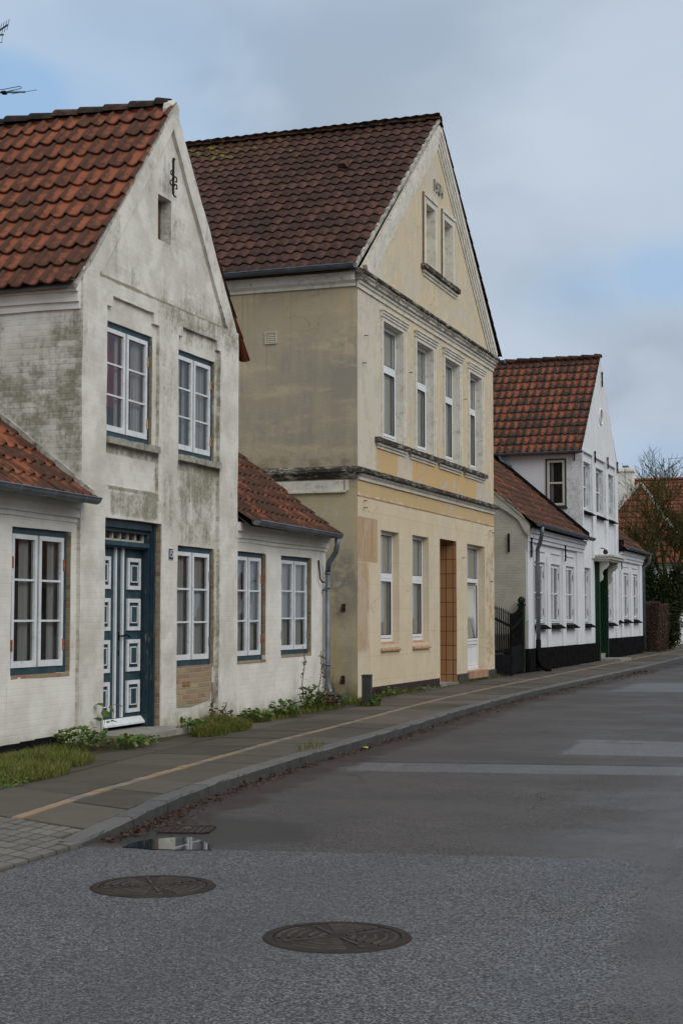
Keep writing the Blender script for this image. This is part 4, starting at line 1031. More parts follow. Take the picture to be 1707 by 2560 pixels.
# string course and eaves cornice, carried round the corner
def course(prof, z, y0, y1, side_len, mats, name, side_prof=None):
    mb = MB(); W = (0, 0, 1); k = 14
    for i in range(k): mb.sweep(prof, (X0, y0+(y1-y0)*i/k, z), (X0, y0+(y1-y0)*(i+1)/k, z), (1, 0, 0), W, 0, i in (0, k-1))
    if side_len:
        for i in range(8): mb.sweep(side_prof or prof, (X0+.0-side_len*(7-i+1)/8, ya, z), (X0-side_len*(7-i)/8, ya, z), (0, -1, 0), W, 0, i in (0, 7))
        mxp = max(a for a, b in prof); zs = [b for a, b in prof]
        # mitre block at the corner
        for (a0, b0), (a1, b1) in zip(prof, prof[1:]):
            mb.face([(X0, ya-a0, z+b0), (X0+a0, ya-a0, z+b0), (X0+a1, ya-a1, z+b1), (X0, ya-a1, z+b1)]); mb.face([(X0+a0, ya-a0, z+b0), (X0+a0, ya, z+b0), (X0+a1, ya, z+b1), (X0+a1, ya-a1, z+b1)])
    mb.wobble(.005, 2.5, .003); return mb.build(name, mats, Y)
def side_course(prof, z, L, m):
    mb = MB()
    for i in range(8): mb.sweep(prof, (X0-L+(L-.02)*i/8, ya, z), (X0-L+(L-.02)*(i+1)/8, ya, z), (0, -1, 0), (0, 0, 1), 0, i in (0, 7))
    mb.wobble(.005, 2.5, .003); return mb.build('side_cornice', m, Y)
side_course([(0, 0), (.035, 0), (.035, .05), (.08, .10), (.08, .20), (.10, .24), (0, .27)], 7.20, 7.5, 'pale_stucco')
course([(0, 0), (.03, .0), (.03, .05), (.07, .085), (.07, .11), (0, .11)], 3.85, ya, yb, 0, 'pale_stucco', 'string_course')
course([(0, 0), (.115, .0), (.125, .02), (.125, .075), (.02, .115), (0, .115)], 3.965, ya, yb, 6.0, 'mildew_ledge', 'string_course_top', [(0, -.10), (.02, -.10), (.05, -.04), (.09, .02), (.09, .07), (.0, .12)])
course([(0, 0), (.03, 0), (.03, .07), (.06, .085), (.06, .14), (0, .14)], 7.17, ya-.03, yb, 0, 'pale_stucco', 'cornice')
course([(0, 0), (.10, .0), (.10, .045), (.135, .07), (.135, .10), (0, .10)], 7.312, ya-.08, yb, 0, 'stucco_trim', 'cornice')
course([(0, 0), (.16, .0), (.17, .015), (.17, .05), (.0, .11)], 7.414, ya-.10, yb, 0, 'mildew_ledge', 'cornice_top')
mb = MB(); mb.box(X0-6, X0-.25, ya-.035, ya+.01, 3.66, 3.84); mb.box(X0-6, X0-.2, ya-.05, ya+.01, 3.63, 3.665); mb.box(X0-.22, X0-.16, ya-.03, ya+.01, 3.66, 3.84); mb.wobble(.006, 2, .004); mb.build('side_band', 'pale_stucco', Y)
mb = MB(); fbox(mb, A, ya, yb, 3.565, 3.585, -.008, .01); mb.build('tile_edge', 'terracotta', Y)
# raking mouldings of the gable
for nm, p0, p1 in (('rake_moulding', (25.0, 7.55), (ridge_y, 11.47)), ('rake_moulding', (34.42, 7.52), (ridge_y, 11.47))):
    mb = MB(); a = Vector((X0, *p0)); b = Vector((X0, *p1)); T = (b-a).normalized(); Wd = Vector((1, 0, 0)).cross(T)
    if Wd.z < 0: Wd = -Wd
    pr = [(0, -.30), (.02, -.30), (.02, -.22), (.045, -.21), (.045, -.13), (.065, -.12), (.065, -.04), (.085, -.03), (.085, .10), (0, .10)]
    k = 10
    for i in range(k): mb.sweep(pr, a+(b-a)*i/k, a+(b-a)*(i+1)/k, (1, 0, 0), Wd, 0, i in (0, k-1))
    mb.wobble(.004, 2, .003); mb.build(nm, 'pale_stucco', Y)
# windows upstairs
def upvc(name, B, u0, u1, w0, w1, d, tr, panel=None, blind='pale_blind', seed=0, tilt=None):
    mb = MB(); fframe(mb, B, u0, u1, w0, w1, .065, d, d+.07); fbox(mb, B, u0+.065, u1-.065, tr-.045, tr+.045, d, d+.07)
    fr = mb.build(name, 'white_upvc', Y)
    lo = w0+.065 if panel is None else panel+.035
    if panel:
        mb = MB(); fbox(mb, B, u0+.065, u1-.065, panel-.035, panel+.035, d, d+.07); fbox(mb, B, u0+.065, u1-.065, w0+.06, panel-.03, d+.03, d+.05)
        fframe(mb, B, u0+.10, u1-.10, w0+.10, panel-.07, .02, d+.018, d+.04); mb.build('panel', 'white_upvc', fr)
    mb = MB(); s0, s1 = lo+.01, tr-.05
    if tilt is None:
        fframe(mb, B, u0+.07, u1-.07, s0, s1, .055, d-.012, d+.05)
    else:
        nb_ = MB(); fframe(nb_, B, u0+.07, u1-.07, s0, s1, .055, d-.012, d+.05)
        for x, y, z in nb_.v: mb.v.append((x-(z-s0)*math.tan(tilt), y, z))
        mb.f, mb.m = nb_.f, nb_.m
    mb.build('sash', 'white_upvc', fr)
    rg = random.Random(seed)
    def pane(a, b, z0, z1, dd):
        mb = MB(); e = [rg.uniform(-.002, .002) for _ in range(4)]
        tz = (lambda z: (z-s0)*math.tan(tilt)) if (tilt is not None and z0 < tr-.2) else (lambda z: 0)
        mb.face([B(a, z0, dd+e[0]+tz(z0)), B(b, z0, dd+e[1]+tz(z0)), B(b, z1, dd+e[2]+tz(z1)), B(a, z1, dd+e[3]+tz(z1))]); mb.build('pane', 'glass', fr)
    pane(u0+.06, u1-.06, tr+.04, w1-.06, d+.03); pane(u0+.12, u1-.12, s0+.05, s1-.05, d+.02)
    mb = MB()
    for a, b in ((tr+.045, w1-.065), (s0+.055, s1-.055)): fframe(mb, B, u0+(.065 if a > tr else .125), u1-(.065 if a > tr else .125), a, b, .008, d-.002 if a > tr else d-.014, d+.01)
    mb.build('gasket', 'black_iron', fr)
    if blind: curtain(B, u0+.07, u1-.07, w0+.02, w1-.03, d+.075, amp=.004, seed=seed).build('blind', blind, fr)
    mb = MB(); q = 1.2
    mb.face([B(u0-1, w0-1, d+q), B(u1+1, w0-1, d+q), B(u1+1, w1+1, d+q), B(u0-1, w1+1, d+q)]); mb.build('room', 'dark_room', fr)
    return fr
for i, (a, b, z0, z1, _) in enumerate(up_o):
    mb = MB()                                      # stucco surround with a moulded head
    fbox(mb, A, a-.11, a+.0, z0-.02, z1, -.03, .02); fbox(mb, A, b-.0, b+.20, z0-.02, z1, -.03, .02)
    fbox(mb, A, b+.06, b+.15, z0-.02, z1, -.045, -.02)
    fbox(mb, A, a-.11, b+.20, z1, z1+.07, -.03, .02); fbox(mb, A, a-.13, b+.22, z1+.07, z1+.12, -.05, .02); fbox(mb, A, a-.13, b+.22, z1+.12, z1+.17, -.07, .02); fbox(mb, A, a-.15, b+.24, z1+.17, z1+.20, -.09, .02)
    for x0_, x1_ in ((a-.0, a+.008), (b-.008, b)): fbox(mb, A, x0_, x1_, z0, z1, .002, .15)
    fbox(mb, A, a+.008, b-.008, z1-.008, z1+.0, .002, .15)
    mb.wobble(.004, 2.5, .003); mb.build('window_surround', 'pale_stucco', Y)
    upvc('window', A, a+.0, b, z0+.03, z1-.01, .13, 6.08, seed=20+i)
    mb = MB(); s0, s1 = 25.62+2.0*i, 27.50+1.985*i
    for q, (z0_, z1_, p) in enumerate(((4.50, 4.55, .025), (4.55, 4.60, .055))): fbox(mb, A, s0+.10-.03*q, s1-.10+.03*q, z0_, z1_, -p, .02)
    mb.wobble(.004, 3, .003); sl_ = mb.build('sill', 'pale_stucco', Y)
    mb = MB(); k = 8
    for j in range(k): fbox(mb, A, s0+(s1-s0)*j/k, s0+(s1-s0)*(j+1)/k, 4.60, 4.685, -.095, .13)
    mb.wobble(.006, 3, .005); mb.build('sill_top', 'mildew_ledge', sl_)
# ground floor
upvc('window', A, 25.95, 27.03, 1.04, 3.05, .13, 2.25, seed=31); upvc('window', A, 27.88, 28.98, 1.04, 3.06, .13, 2.25, seed=32)
upvc('shop_window', A, 31.92, 33.45, .33, 3.07, .16, 2.30, .93, seed=33, tilt=R(6))
for a, b in ((25.93, 27.05), (27.86, 29.0)):
    mb = MB(); k = 4
    for j in range(k):
        q0, q1 = a+(b-a)*j/k, a+(b-a)*(j+1)/k-.004
        mb.sweep([(0, 0), (.045, .0), (.045, .025), (-.13, .165), (-.13, .10)], A(q0, .885, 0), A(q1, .885, 0), (1, 0, 0), (0, 0, 1))
    mb.wobble(.003, 4); mb.build('sill', 'terracotta', Y)
mb = MB(); fbox(mb, A, 31.88, 33.5, .17, .33, -.06, .17); mb.wobble(.004, 3); mb.build('sill', 'terracotta', Y)
mb = MB(); fbox(mb, A, 29.80, 31.02, .16, 3.05, .60, .65); dr = mb.build('door', 'door_wood', Y)
mb = MB(); fbox(mb, A, 29.70, 31.06, -.1, .15, -.03, .9); mb.build('threshold', 'concrete', Y)
mb = MB()
for a, b, mm in ((24.90, 29.70, 0),):
    n = 20
    for j in range(n): fbox(mb, A, a+(b-a)*j/n, a+(b-a)*(j+1)/n-.006, -.1, .275, -.018, .01)
mb.build('plinth', 'dark_tile_plinth', Y)
mb = MB(); fbox(mb, A, 31.06, 34.34, -.1, .30, -.02, .01); fbox(mb, A, 33.5, 34.35, -.1, .31, -.028, .01); mb.build('plinth', 'grey_plinth', Y)
# blind twin window of the gable
for i, (a, b, z0, z1, _) in enumerate(ga_o):
    mb = MB(); fbox(mb, A, a-.13, a, z0, z1+.12, -.035, .02); fbox(mb, A, b, b+.16, z0, z1+.12, -.035, .02); fbox(mb, A, a-.13, b+.16, z1+.12, z1+.19, -.055, .02); fbox(mb, A, a, b, z1, z1+.12, -.03, .02)
    for q0, q1 in ((a, a+.008), (b-.008, b)): fbox(mb, A, q0, q1, z0, z1, .002, .155)
    fbox(mb, A, a+.008, b-.008, z1-.008, z1, .002, .155)
    mb.wobble(.004, 3, .003); sr = mb.build('gable_window', 'pale_stucco', Y)
    mb = MB(); fbox(mb, A, a-.2, b+.1, z0-.05, z1+.05, .155, .19); mb.build('blank_panel', 'pale_stucco', sr)
    mb = MB(); fbox(mb, A, a-.175 if i == 0 else a-.15, a-.13, z0, z1+.19, -.03, .02); 
    if i == 1: fbox(mb, A, b+.16, b+.185, z0+.6, z1+.12, -.03, .02)
    mb.wobble(.004, 3, .003); mb.build('bare_edge', 'brown_stain', sr)
mb = MB(); fbox(mb, A, 28.60, 31.12, 8.29, 8.35, -.05, .02); fbox(mb, A, 28.64, 31.08, 8.23, 8.29, -.02, .02); gs = None
mb.wobble(.005, 3, .004); gs = mb.build('gable_sill', 'pale_stucco', Y)
mb = MB()
for j in range(9): fbox(mb, A, 28.52+.296*j, 28.52+.296*(j+1), 8.35, 8.445, -.10, .02)
mb.wobble(.008, 3, .006); mb.build('sill_top', 'mildew_ledge', gs)
yd_ = text_part('year_digits', '1904', A, 29.72, 10.24, .36, -.02, .03, 'sill_stone', Y, True, 1.0)
# roof of brown interlocking tiles
ey, ez = ya-.22, 7.53
sl = math.atan2(11.70-ez, ridge_y-ey); Ls = math.hypot(11.70-ez, ridge_y-ey); V1 = (0, math.cos(sl), math.sin(sl)); V2 = (0, -math.cos(sl), math.sin(sl)); nc = 46; tw = (D+.05)/nc
rf = tiled_roof((X0+.03-nc*tw, ey, ez), (1, 0, 0), V1, nc, 20, tw, Ls/20, wave, 8, thick=.02, seed=8, lift=.032, jit=.003, wob=.012)
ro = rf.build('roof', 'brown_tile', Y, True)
tiled_roof((X0+.09, 2*ridge_y-ey-.1, ez+.06), (-1, 0, 0), V2, nc, 20, tw, Ls/20, wave, 4, thick=.02, seed=9, lift=.03).build('roof_far_slope', 'brown_tile', ro, True)
mb = MB(); mb.face([(X0-D, ey, ez-.05), (X0-.02, ey, ez-.05), (X0-.02, ridge_y, 11.65), (X0-D, ridge_y, 11.65)]); mb.face([(X0-D, 34.9, ez-.05), (X0-.02, 34.9, ez-.05), (X0-.02, ridge_y, 11.65), (X0-D, ridge_y, 11.65)]); mb.build('roof_under_sheet', 'dark_room', ro)
ridge_tiles((X0-D, ridge_y, 11.73), (X0+.04, ridge_y, 11.71), .40, .10, 9).build('ridge', 'ridge_dark', ro, True)
for (tx, k) in ((-9.9, 13.3), (-13.4, 14.6)):          # the raised ventilation tiles
    p = Vector((tx, ey, ez))+Vector(V1)*(k*Ls/20); mb = MB(); n_ = Vector((0, -math.sin(sl), math.cos(sl)))
    mb.sweep([(-.11, .01), (-.06, .10), (.06, .10), (.11, .01)], p+n_*.03, p+Vector(V1)*.24+n_*.0, (1, 0, 0), n_); mb.c = [(.1, .6, .5)]*len(mb.v); mb.build('vent_tile', 'brown_tile', ro)
mb = MB()                                         # mortar bedding along the verge
k = 40
for i in range(k):
    p = Vector((X0+.005, ey+.02, ez-.05))+Vector(V1)*(Ls*i/k); mb.obox(p, (.055, 0, 0), Vector(V1)*(Ls/k), Vector((0, 0, .075)))
mb.wobble(.008, 4, .005); mb.build('verge', 'mortar', ro)
gutter((X0-D, ey-.05, ez-.03), (X0+.04, ey-.05, ez+.0), (0, -1, 0), .075).build('gutter', 'dark_gutter', Y, True)
gutter((X0-D, 2*ridge_y-ey+.0, ez-.0), (X0+.13, 2*ridge_y-ey+.0, ez-.0), (0, 1, 0), .07).build('gutter', 'dark_gutter', Y, True)
S2 = FY(ya)
mb = MB(); fframe(mb, S2, -10.185, -9.955, 6.28, 6.50, .022, -.022, .02)
for i in range(5): z = 6.312+.034*i; mb.face([(-10.165, ya-.018, z), (-9.975, ya-.018, z), (-9.975, ya-.004, z+.028), (-10.165, ya-.004, z+.028)])
mb.build('vent_grille', 'vent_plastic', Y)
mb = MB()
for (x, z) in ((-8.72, 1.66), (-8.73, .44)):
    mb.tube([(x, ya+.02, z), (x, ya-.09, z-.01), (x, ya-.10, z-.07)], .020, 6); mb.box(x-.03, x+.03, ya-.02, ya+.01, z-.07, z+.06)
mb.build('pintle', 'rusty_iron', Y)
mb = MB()
for (u, z) in ((25.05, 6.4), (24.95, 5.9), (24.98, 3.5), (27.72, 6.15), (31.75, 6.18), (33.9, 3.45), (31.5, 2.75), (34.15, 3.42), (33.95, 2.3), (24.98, 3.38)):
    mb.tube([A(u, z, .01), A(u, z, -.04), A(u+.06, z+.004, -.05)], .008, 5)
mb.build('hook', 'rusty_iron', Y)
# ---------------------------------------------------------------- the clean white house further down the street
Wh = thing('white_house', 'clean white house with black base, green door and tall narrow gable beyond the iron gate', 'house', (X0, 48.0, .1))
w0, w1, g0, g1, gy, gz = 37.85, 57.0, 45.36, 51.75, 48.62, 9.80
op_l = [(38.82, 40.14, 1.30, 2.93, .12), (40.80, 42.13, 1.30, 2.93, .12), (42.82, 44.18, 1.30, 2.94, .12), (45.56, 46.78, 1.30, 2.98, .16), (47.62, 49.30, .2, 3.2, .30), (49.78, 50.92, 1.32, 3.0, .16),
        (51.62, 52.25, 1.40, 3.0, .12), (52.83, 54.18, 1.40, 3.02, .12), (54.92, 56.23, 1.40, 3.03, .12)]
op_u = [(45.55, 46.95, 4.75, 6.2, .17), (47.76, 49.25, 4.74, 6.2, .17), (49.94, 51.10, 4.74, 6.2, .17)]
mb = MB()
wall(mb, A, rect(w0, w1, -.1, 3.62), op_l, .5, d=.05)
wall(mb, A, [(g0, 3.62), (g1, 3.62), (g1, 6.45), (gy, gz), (g0, 6.45)], op_u, .5, d=.05)
for a, b, zt in ((w0, 38.55, 3.45), (40.25, 40.66, 3.1), (42.24, 42.7, 3.1), (44.4, 45.36, 3.45), (52.32, 52.72, 3.1), (54.3, 54.8, 3.1), (56.4, w1, 3.45)): wall(mb, A, rect(a, b, -.1, zt), [], .6, d=0, skirt=.055)
for a, b, zt in ((w0, 45.36, 3.40), (51.75, w1, 3.40)): wall(mb, A, rect(a, b, 3.45 if True else zt, 3.6), [], .6, d=0, skirt=.055)
for a, b in ((g0, 45.5), (47.02, 47.6), (49.36, 49.86), (51.2, g1)): wall(mb, A, rect(a, b, -.1 if a in (g0, 51.2) else 3.3, 6.5), [], .6, d=-.003, skirt=.058)
wall(mb, A, [(g0, 6.5), (g1, 6.5), (gy, gz)], [], .5, d=-.003, skirt=.058)
wall(mb, FY(g0), rect(-14.5, X0, 3.0, 6.45), [(-9.55, -8.985, 4.82, 6.215, .10)], .4)
mb.face([(-14.5, g1, 3), (X0, g1, 3), (X0, g1, 6.45), (-14.5, g1, 6.45)][::-1]); mb.face([(-14.5, g0, 3), (-14.5, g1, 3), (-14.5, g1, 6.4), (-14.5, gy, gz), (-14.5, g0, 6.4)])
mb.face([(-14.5, w0, 0), (-14.5, w1, 0), (-14.5, w1, 3.6), (-14.5, w0, 3.6)]); mb.face([(-14.5, w1, 0), (X0-.05, w1, 0), (X0-.05, w1, 3.6), (-11.6, w1, 6.4), (-14.5, w1, 3.6)])
mb.wobble(.005, .9); mb.build('wall', 'clean_white', Wh)
mb = MB(); wall(mb, FY(w0), [(-14.5, -.1), (X0-.002, -.1), (X0-.002, 3.75), (-11.6, 6.45), (-14.5, 3.7)], [], .4); mb.wobble(.014, .8, .006); mb.build('gable_end_wall', 'cream_brick', Wh)
mb = MB(); pr = [(-8.40, 3.50), (-8.52, 3.62), (-8.70, 3.95), (-9.0, 4.16), (-9.35, 4.38), (-9.8, 4.80), (-11.5, 6.25)]   # swept coping under the verge
for (xa, za), (xb, zb) in zip(pr, pr[1:]):
    t = .34
    mb.face([(xa, w0-.06, za), (xb, w0-.06, zb), (xb, w0-.06, min(zb+t, 3.86+(-8.25-xb)*.86)), (xa, w0-.06, min(za+t, 3.86+(-8.25-xa)*.86))][::-1])
    mb.face([(xa, w0-.06, za), (xb, w0-.06, zb), (xb, w0+.02, zb), (xa, w0+.02, za)])
mb.wobble(.012, 3, .008); mb.build('coping', 'cream_brick', Wh)
mb = MB()
for a, b, p in ((w0+.1, 45.32, 0), (51.8, w1, 0)):
    for z0, z1, q in ((3.40, 3.50, .03), (3.50, 3.62, .07), (3.62, 3.74, .12)): fbox(mb, A, a, b, z0, z1, -q, .03)
for (a, b, z) in ((38.9, 40.1, 3.2), (40.85, 42.1, 3.2), (42.85, 44.1, 3.2), (52.85, 54.1, 3.22), (54.9, 56.2, 3.22)): fbox(mb, A, a, b, z, z+.04, .02, .06)
for (a, b) in ((45.52, 47.0), (47.65, 49.3), (49.9, 51.2)): fbox(mb, A, a, b, 6.46, 6.52, -.03, .03)
mb.build('cornice', 'clean_white', Wh)
mb = MB(); fbox(mb, A, w0-.06, 47.55, -.1, .70, -.05, .03); fbox(mb, A, 49.45, w1+.05, -.1, .80, -.05, .03); mb.box(X0-.6, X0+.01, w0-.05, w0+.02, -.1, .70); mb.wobble(.012, 1.5, .005); mb.build('plinth', 'black_tar', Wh)
def white_window(B, u0, u1, z0, z1, d, rows=2, halves=2, seed=0, sill=True, cols=None):
    mb = MB(); fframe(mb, B, u0, u1, z0, z1, .045, d, d+.07); win = mb.build('window', 'white_paint', Wh)
    n = halves
    for i in range(n):
        a, b = u0+.045+(u1-u0-.09)*i/n, u0+.045+(u1-u0-.09)*(i+1)/n; mb = MB()
        fframe(mb, B, a+.008, b-.008, z0+.05, z1-.05, .05, d-.015, d+.04)
        for k in range(1, rows): zc = z0+(z1-z0)*k/rows; fbox(mb, B, a+.05, b-.05, zc-.018, zc+.018, d-.01, d+.04)
        mb.build('sash', 'white_paint', win)
    mb = MB(); mb.face([B(u0+.04, z0+.04, d+.02), B(u1-.04, z0+.04, d+.022), B(u1-.04, z1-.04, d+.019), B(u0+.04, z1-.04, d+.021)]); mb.build('pane', 'glass', win)
    rg = random.Random(seed); w_ = u1-u0
    for a, b in ((u0+.05, u0+.05+w_*rg.uniform(.16, .3)), (u1-.05-w_*rg.uniform(.2, .34), u1-.05)): curtain(B, a, b, z0+.03, z1-.03, d+.10, seed=seed).build('curtain', 'lace', win)
    if halves == 2:
        mb = MB()
        for z in (z0+.3, z1-.32):
            for u in (u0+.01, u1-.01): fbox(mb, B, u-.018, u+.018, z-.09, z+.09, d-.02, d)
        mb.build('hinge', 'black_iron', win)
    if sill:
        mb = MB(); fbox(mb, B, u0, u1, z0-.07, z0-.005, d-.04, d+.03); mb.build('green_rail', 'green_paint', win)
        mb = MB(); k = 4
        for j in range(k): mb.sweep([(-.05, .09), (.10, .0), (.10, -.03), (-.05, -.02)], B(u0-.02+(u1-u0+.04)*j/k, z0-.125, 0), B(u0-.02+(u1-u0+.04)*(j+1)/k-.003, z0-.125, 0), (1, 0, 0), (0, 0, 1))
        mb.build('sill', 'black_tar', win)
    return win
for i, o in enumerate(op_l):
    if i == 4: continue
    white_window(A, o[0], o[1], o[2]+.03, o[3], .12 if o[4] < .15 else .17, seed=40+i)
for i, o in enumerate(op_u): white_window(A, o[0], o[1], o[2], o[3], .18, seed=50+i)
# the side window with a dark green frame
B = FY(g0); mb = MB(); fframe(mb, B, -9.58, -8.955, 4.79, 6.245, .045, -.03, .05); fbox(mb, B, -9.60, -8.93, 4.74, 4.80, -.06, .05); sw = mb.build('side_window', 'dark_green_frame', Wh)
mb = MB(); fframe(mb, B, -9.535, -9.0, 4.835, 6.2, .07, -.02, .05); fbox(mb, B, -9.465, -9.07, 5.49, 5.54, -.015, .04); mb.build('sash', 'cream_paint', sw)
mb = MB(); mb.face([B(-9.47, 4.9, .02), B(-9.06, 4.9, .021), B(-9.06, 6.14, .019), B(-9.47, 6.14, .02)]); mb.build('pane', 'glass', sw)
mb = MB(); mb.face([B(-10, 4.5, .6), B(-8.6, 4.5, .6), B(-8.6, 6.4, .6), B(-10, 6.4, .6)]); mb.build('room', 'dark_room', sw)
curtain(B, -9.47, -9.36, 4.9, 6.15, .12, seed=3).build('curtain', 'lace', sw)
# round opening and iron ties
mb = MB(); n = 20
mb.tube([A(48.58+.29*math.cos(2*math.pi*k/n), 7.88+.25*math.sin(2*math.pi*k/n), -.01) for k in range(n+1)], .035, 6, cap=False)
rw = mb.build('round_window', 'clean_white', Wh, True)
mb = MB(); mb.face([A(48.58+.29*math.cos(2*math.pi*k/n), 7.88+.25*math.sin(2*math.pi*k/n), -.006) for k in range(n)]); mb.build('pane', 'sill_stone', rw)
for (u, z0, z1) in ((48.72, 8.86, 9.32), (47.3, 6.28, 6.62), (49.6, 6.3, 6.66), (51.5, 6.32, 6.68), (42.45, 3.05, 3.5), (52.1, 3.1, 3.5), (38.1, 3.0, 3.5)):
    mb = MB(); fbox(mb, A, u-.035, u+.035, z0, z1, -.06, -.03); fbox(mb, A, u-.07, u+.07, z1-.03, z1+.02, -.06, -.03); fbox(mb, A, u-.055, u+.055, z0+.12, z0+.17, -.06, -.03); mb.build('wall_tie', 'black_iron', Wh)
for (x, z0, z1) in ((-8.95, 3.13, 3.6),): mb = MB(); mb.box(x-.025, x+.025, w0-.05, w0-.02, z0, z1); mb.build('wall_tie', 'black_iron', Wh)
mb = MB(); mb.box(-8.72, -8.69, g0-.04, g0-.01, 6.17, 6.45); mb.build('wall_tie', 'black_iron', Wh)
# roofs
sl = math.atan2(gz-6.42, gy-(g0-.2)); Ls = math.hypot(gz-6.42, gy-g0+.2); V1 = (0, math.cos(sl), math.sin(sl)); V2 = (0, -math.cos(sl), math.sin(sl))
rf = tiled_roof((X0+.02-26*.23, g0-.2, 6.44), (1, 0, 0), V1, 26, 12, .23, Ls/12, pantile, 8, thick=.022, seed=12, lift=.04, wob=.02)
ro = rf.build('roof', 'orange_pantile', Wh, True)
tiled_roof((X0+.0, g1+.2, 6.38), (-1, 0, 0), V2, 26, 12, .23, Ls/12, pantile, 5, seed=13, lift=.035).build('roof_far_slope', 'orange_pantile', ro, True)
mb = MB(); mb.face([(-14.5, g0-.2, 6.36), (X0-.08, g0-.2, 6.36), (X0-.08, gy, gz-.06), (-14.5, gy, gz-.06)]); mb.face([(-14.5, g1+.2, 6.33), (X0-.08, g1+.2, 6.33), (X0-.08, gy, gz-.06), (-14.5, gy, gz-.06)]); mb.build('roof_under_sheet', 'dark_room', ro)
ridge_tiles((-14.5, gy, gz+.02), (X0+.0, gy, gz+.02), .42, .12, 15).build('ridge', 'ridge_dark', ro, True)
gutter((-14.4, g0-.26, 6.40), (X0+.06, g0-.26, 6.44), (0, -1, 0), .07).build('gutter', 'dark_gutter', Wh, True)
mb = MB(); mb.tube([(-10.95, g0-.26, 6.36), (-10.9, g0-.24, 6.22), (-10.72, g0-.14, 6.12), (-10.62, g0-.12, 6.02)], .05, 8); mb.build('downpipe', 'dark_gutter', Wh, True)
s2 = math.atan(.862); V = (-math.cos(s2), 0, math.sin(s2))
for a, b, sd in ((w0-.08, g0, 14), (g1, w1+.10, 15)):
    n = int((b-a)/.22); lo_r = tiled_roof((-8.22, b, 3.78), (0, -1, 0), V, n, 14, (b-a)/n, .34, pantile, 6, seed=sd, wob=.02).build('low_roof', 'wing_pantile', Wh, True)
    mb = MB(); mb.face([(-8.28, a, 3.74), (-8.28, b, 3.74), (-11.6, b, 6.60), (-11.6, a, 6.60)]); mb.face([(-11.6, a, 6.60), (-11.6, b, 6.60), (-14.6, b, 3.7), (-14.6, a, 3.7)]); mb.build('roof_under_sheet', 'dark_room', lo_r)
    ridge_tiles((-11.58, a, 6.66), (-11.58, b, 6.66), .4, .12, sd).build('ridge', 'ridge_red', lo_r, True)
    gutter((-8.16, a+.0, 3.84), (-8.16, b+.0, 3.82), (1, 0, 0), .075).build('gutter', 'dark_gutter', Wh, True)
mb = MB(); k = 12                                  # black lead flashing against the gabled part
for i in range(k):
    xa, xb = -8.28-(3.2)*i/k, -8.28-3.2*(i+1)/k; za, zb = 3.78+(-8.28-xa)*.862, 3.78+(-8.28-xb)*.862
    mb.obox((xa, g0-.16, za+.02), (xb-xa, 0, zb-za), (0, .155, 0), (0, 0, .20))
mb.build('flashing', 'black_tar', Wh)
mb = MB(); mb.box(X0-.06, X0+.16, g1-.0, g1+.16, 3.7, 4.1); mb.build('flashing', 'black_tar', Wh)
yd = 38.50
mb = MB(); mb.tube([(-8.16, 38.1, 3.80), (-8.16, 38.12, 3.62), (-8.24, 38.3, 3.42), (-8.36, yd, 3.22), (-8.36, yd, 3.0), (-8.36, yd, .9)], .055, 10)
for z in (2.85, 1.95): mb.tube([(-8.36, yd, z), (-8.36, yd, z+.04)], .062, 10)
dp = mb.build('downpipe', 'zinc', Wh, True)
mb = MB(); mb.tube([(-8.36, yd, .92), (-8.36, yd, .40), (-8.33, yd+.05, .28), (-8.15, yd+.35, .12)], .068, 10); mb.build('shoe', 'black_tar', dp, True)
mb = MB(); mb.tube([(-8.16, w1-.1, 3.78), (-8.2, w1+.0, 3.5), (-8.42, w1+.04, 3.3), (-8.42, w1+.04, .3)], .055, 8); mb.build('downpipe', 'dark_gutter', Wh, True)
# entrance: green door, boards, bracketed canopy, lamp, step
mb = MB(); fbox(mb, A, 47.62, 49.3, .34, 3.2, .28, .33); d_ = mb.build('door', 'green_paint', Wh)
mb = MB(); fbox(mb, A, 47.50, 47.64, .0, 3.22, -.09, .3); fbox(mb, A, 49.22, 49.36, .0, 3.22, -.05, .3); mb.build('door_frame', 'green_paint', d_)
for (a, b, c0, c1) in ((47.9, 48.4, .7, 1.5), (48.55, 49.05, .7, 1.5), (47.9, 48.4, 1.8, 2.8), (48.55, 49.05, 1.8, 2.8)): mb = MB(); fframe(mb, A, a, b, c0, c1, .05, .26, .285); mb.build('door_panel', 'green_paint', d_)
mb = MB(); fbox(mb, A, 47.3, 49.7, 3.28, 3.36, -.50, .05); fbox(mb, A, 47.25, 49.75, 3.36, 3.42, -.56, .05); fbox(mb, A, 47.35, 49.65, 3.22, 3.28, -.42, .05); cn = mb.build('canopy', 'cream_paint', Wh)
for u in (47.56, 49.3):
    mb = MB(); pts = [(0, 3.22), (-.36, 3.22), (-.37, 3.10), (-.30, 3.00), (-.20, 2.94), (-.16, 2.84), (-.20, 2.74), (-.17, 2.64), (-.09, 2.58), (-.06, 2.48), (-.08, 2.38), (0, 2.30)]
    P = [A(u, z, d) for d, z in pts]; Q = [A(u+.11, z, d) for d, z in pts]; mb.face(P); mb.face(Q[::-1])
    for i in range(len(P)): j = (i+1) % len(P); mb.face([P[j], P[i], Q[i], Q[j]])
    mb.build('bracket', 'cream_paint', cn)
mb = MB(); mb.tube([A(48.3, 3.66, 0), A(48.3, 3.66, -.10), A(48.3, 3.60, -.14)], .02, 6); mb.tube([A(48.3, 3.62, -.14), A(48.3, 3.58, -.15), A(48.3, 3.50, -.16), A(48.3, 3.47, -.16)], [.03, .07, .08, .03], 10); mb.build('wall_lamp', 'rusty_iron', Wh, True)
mb = MB(); fbox(mb, A, 47.62, 49.3, -.1, .34, .04, .33); mb.build('threshold', 'concrete', Wh)
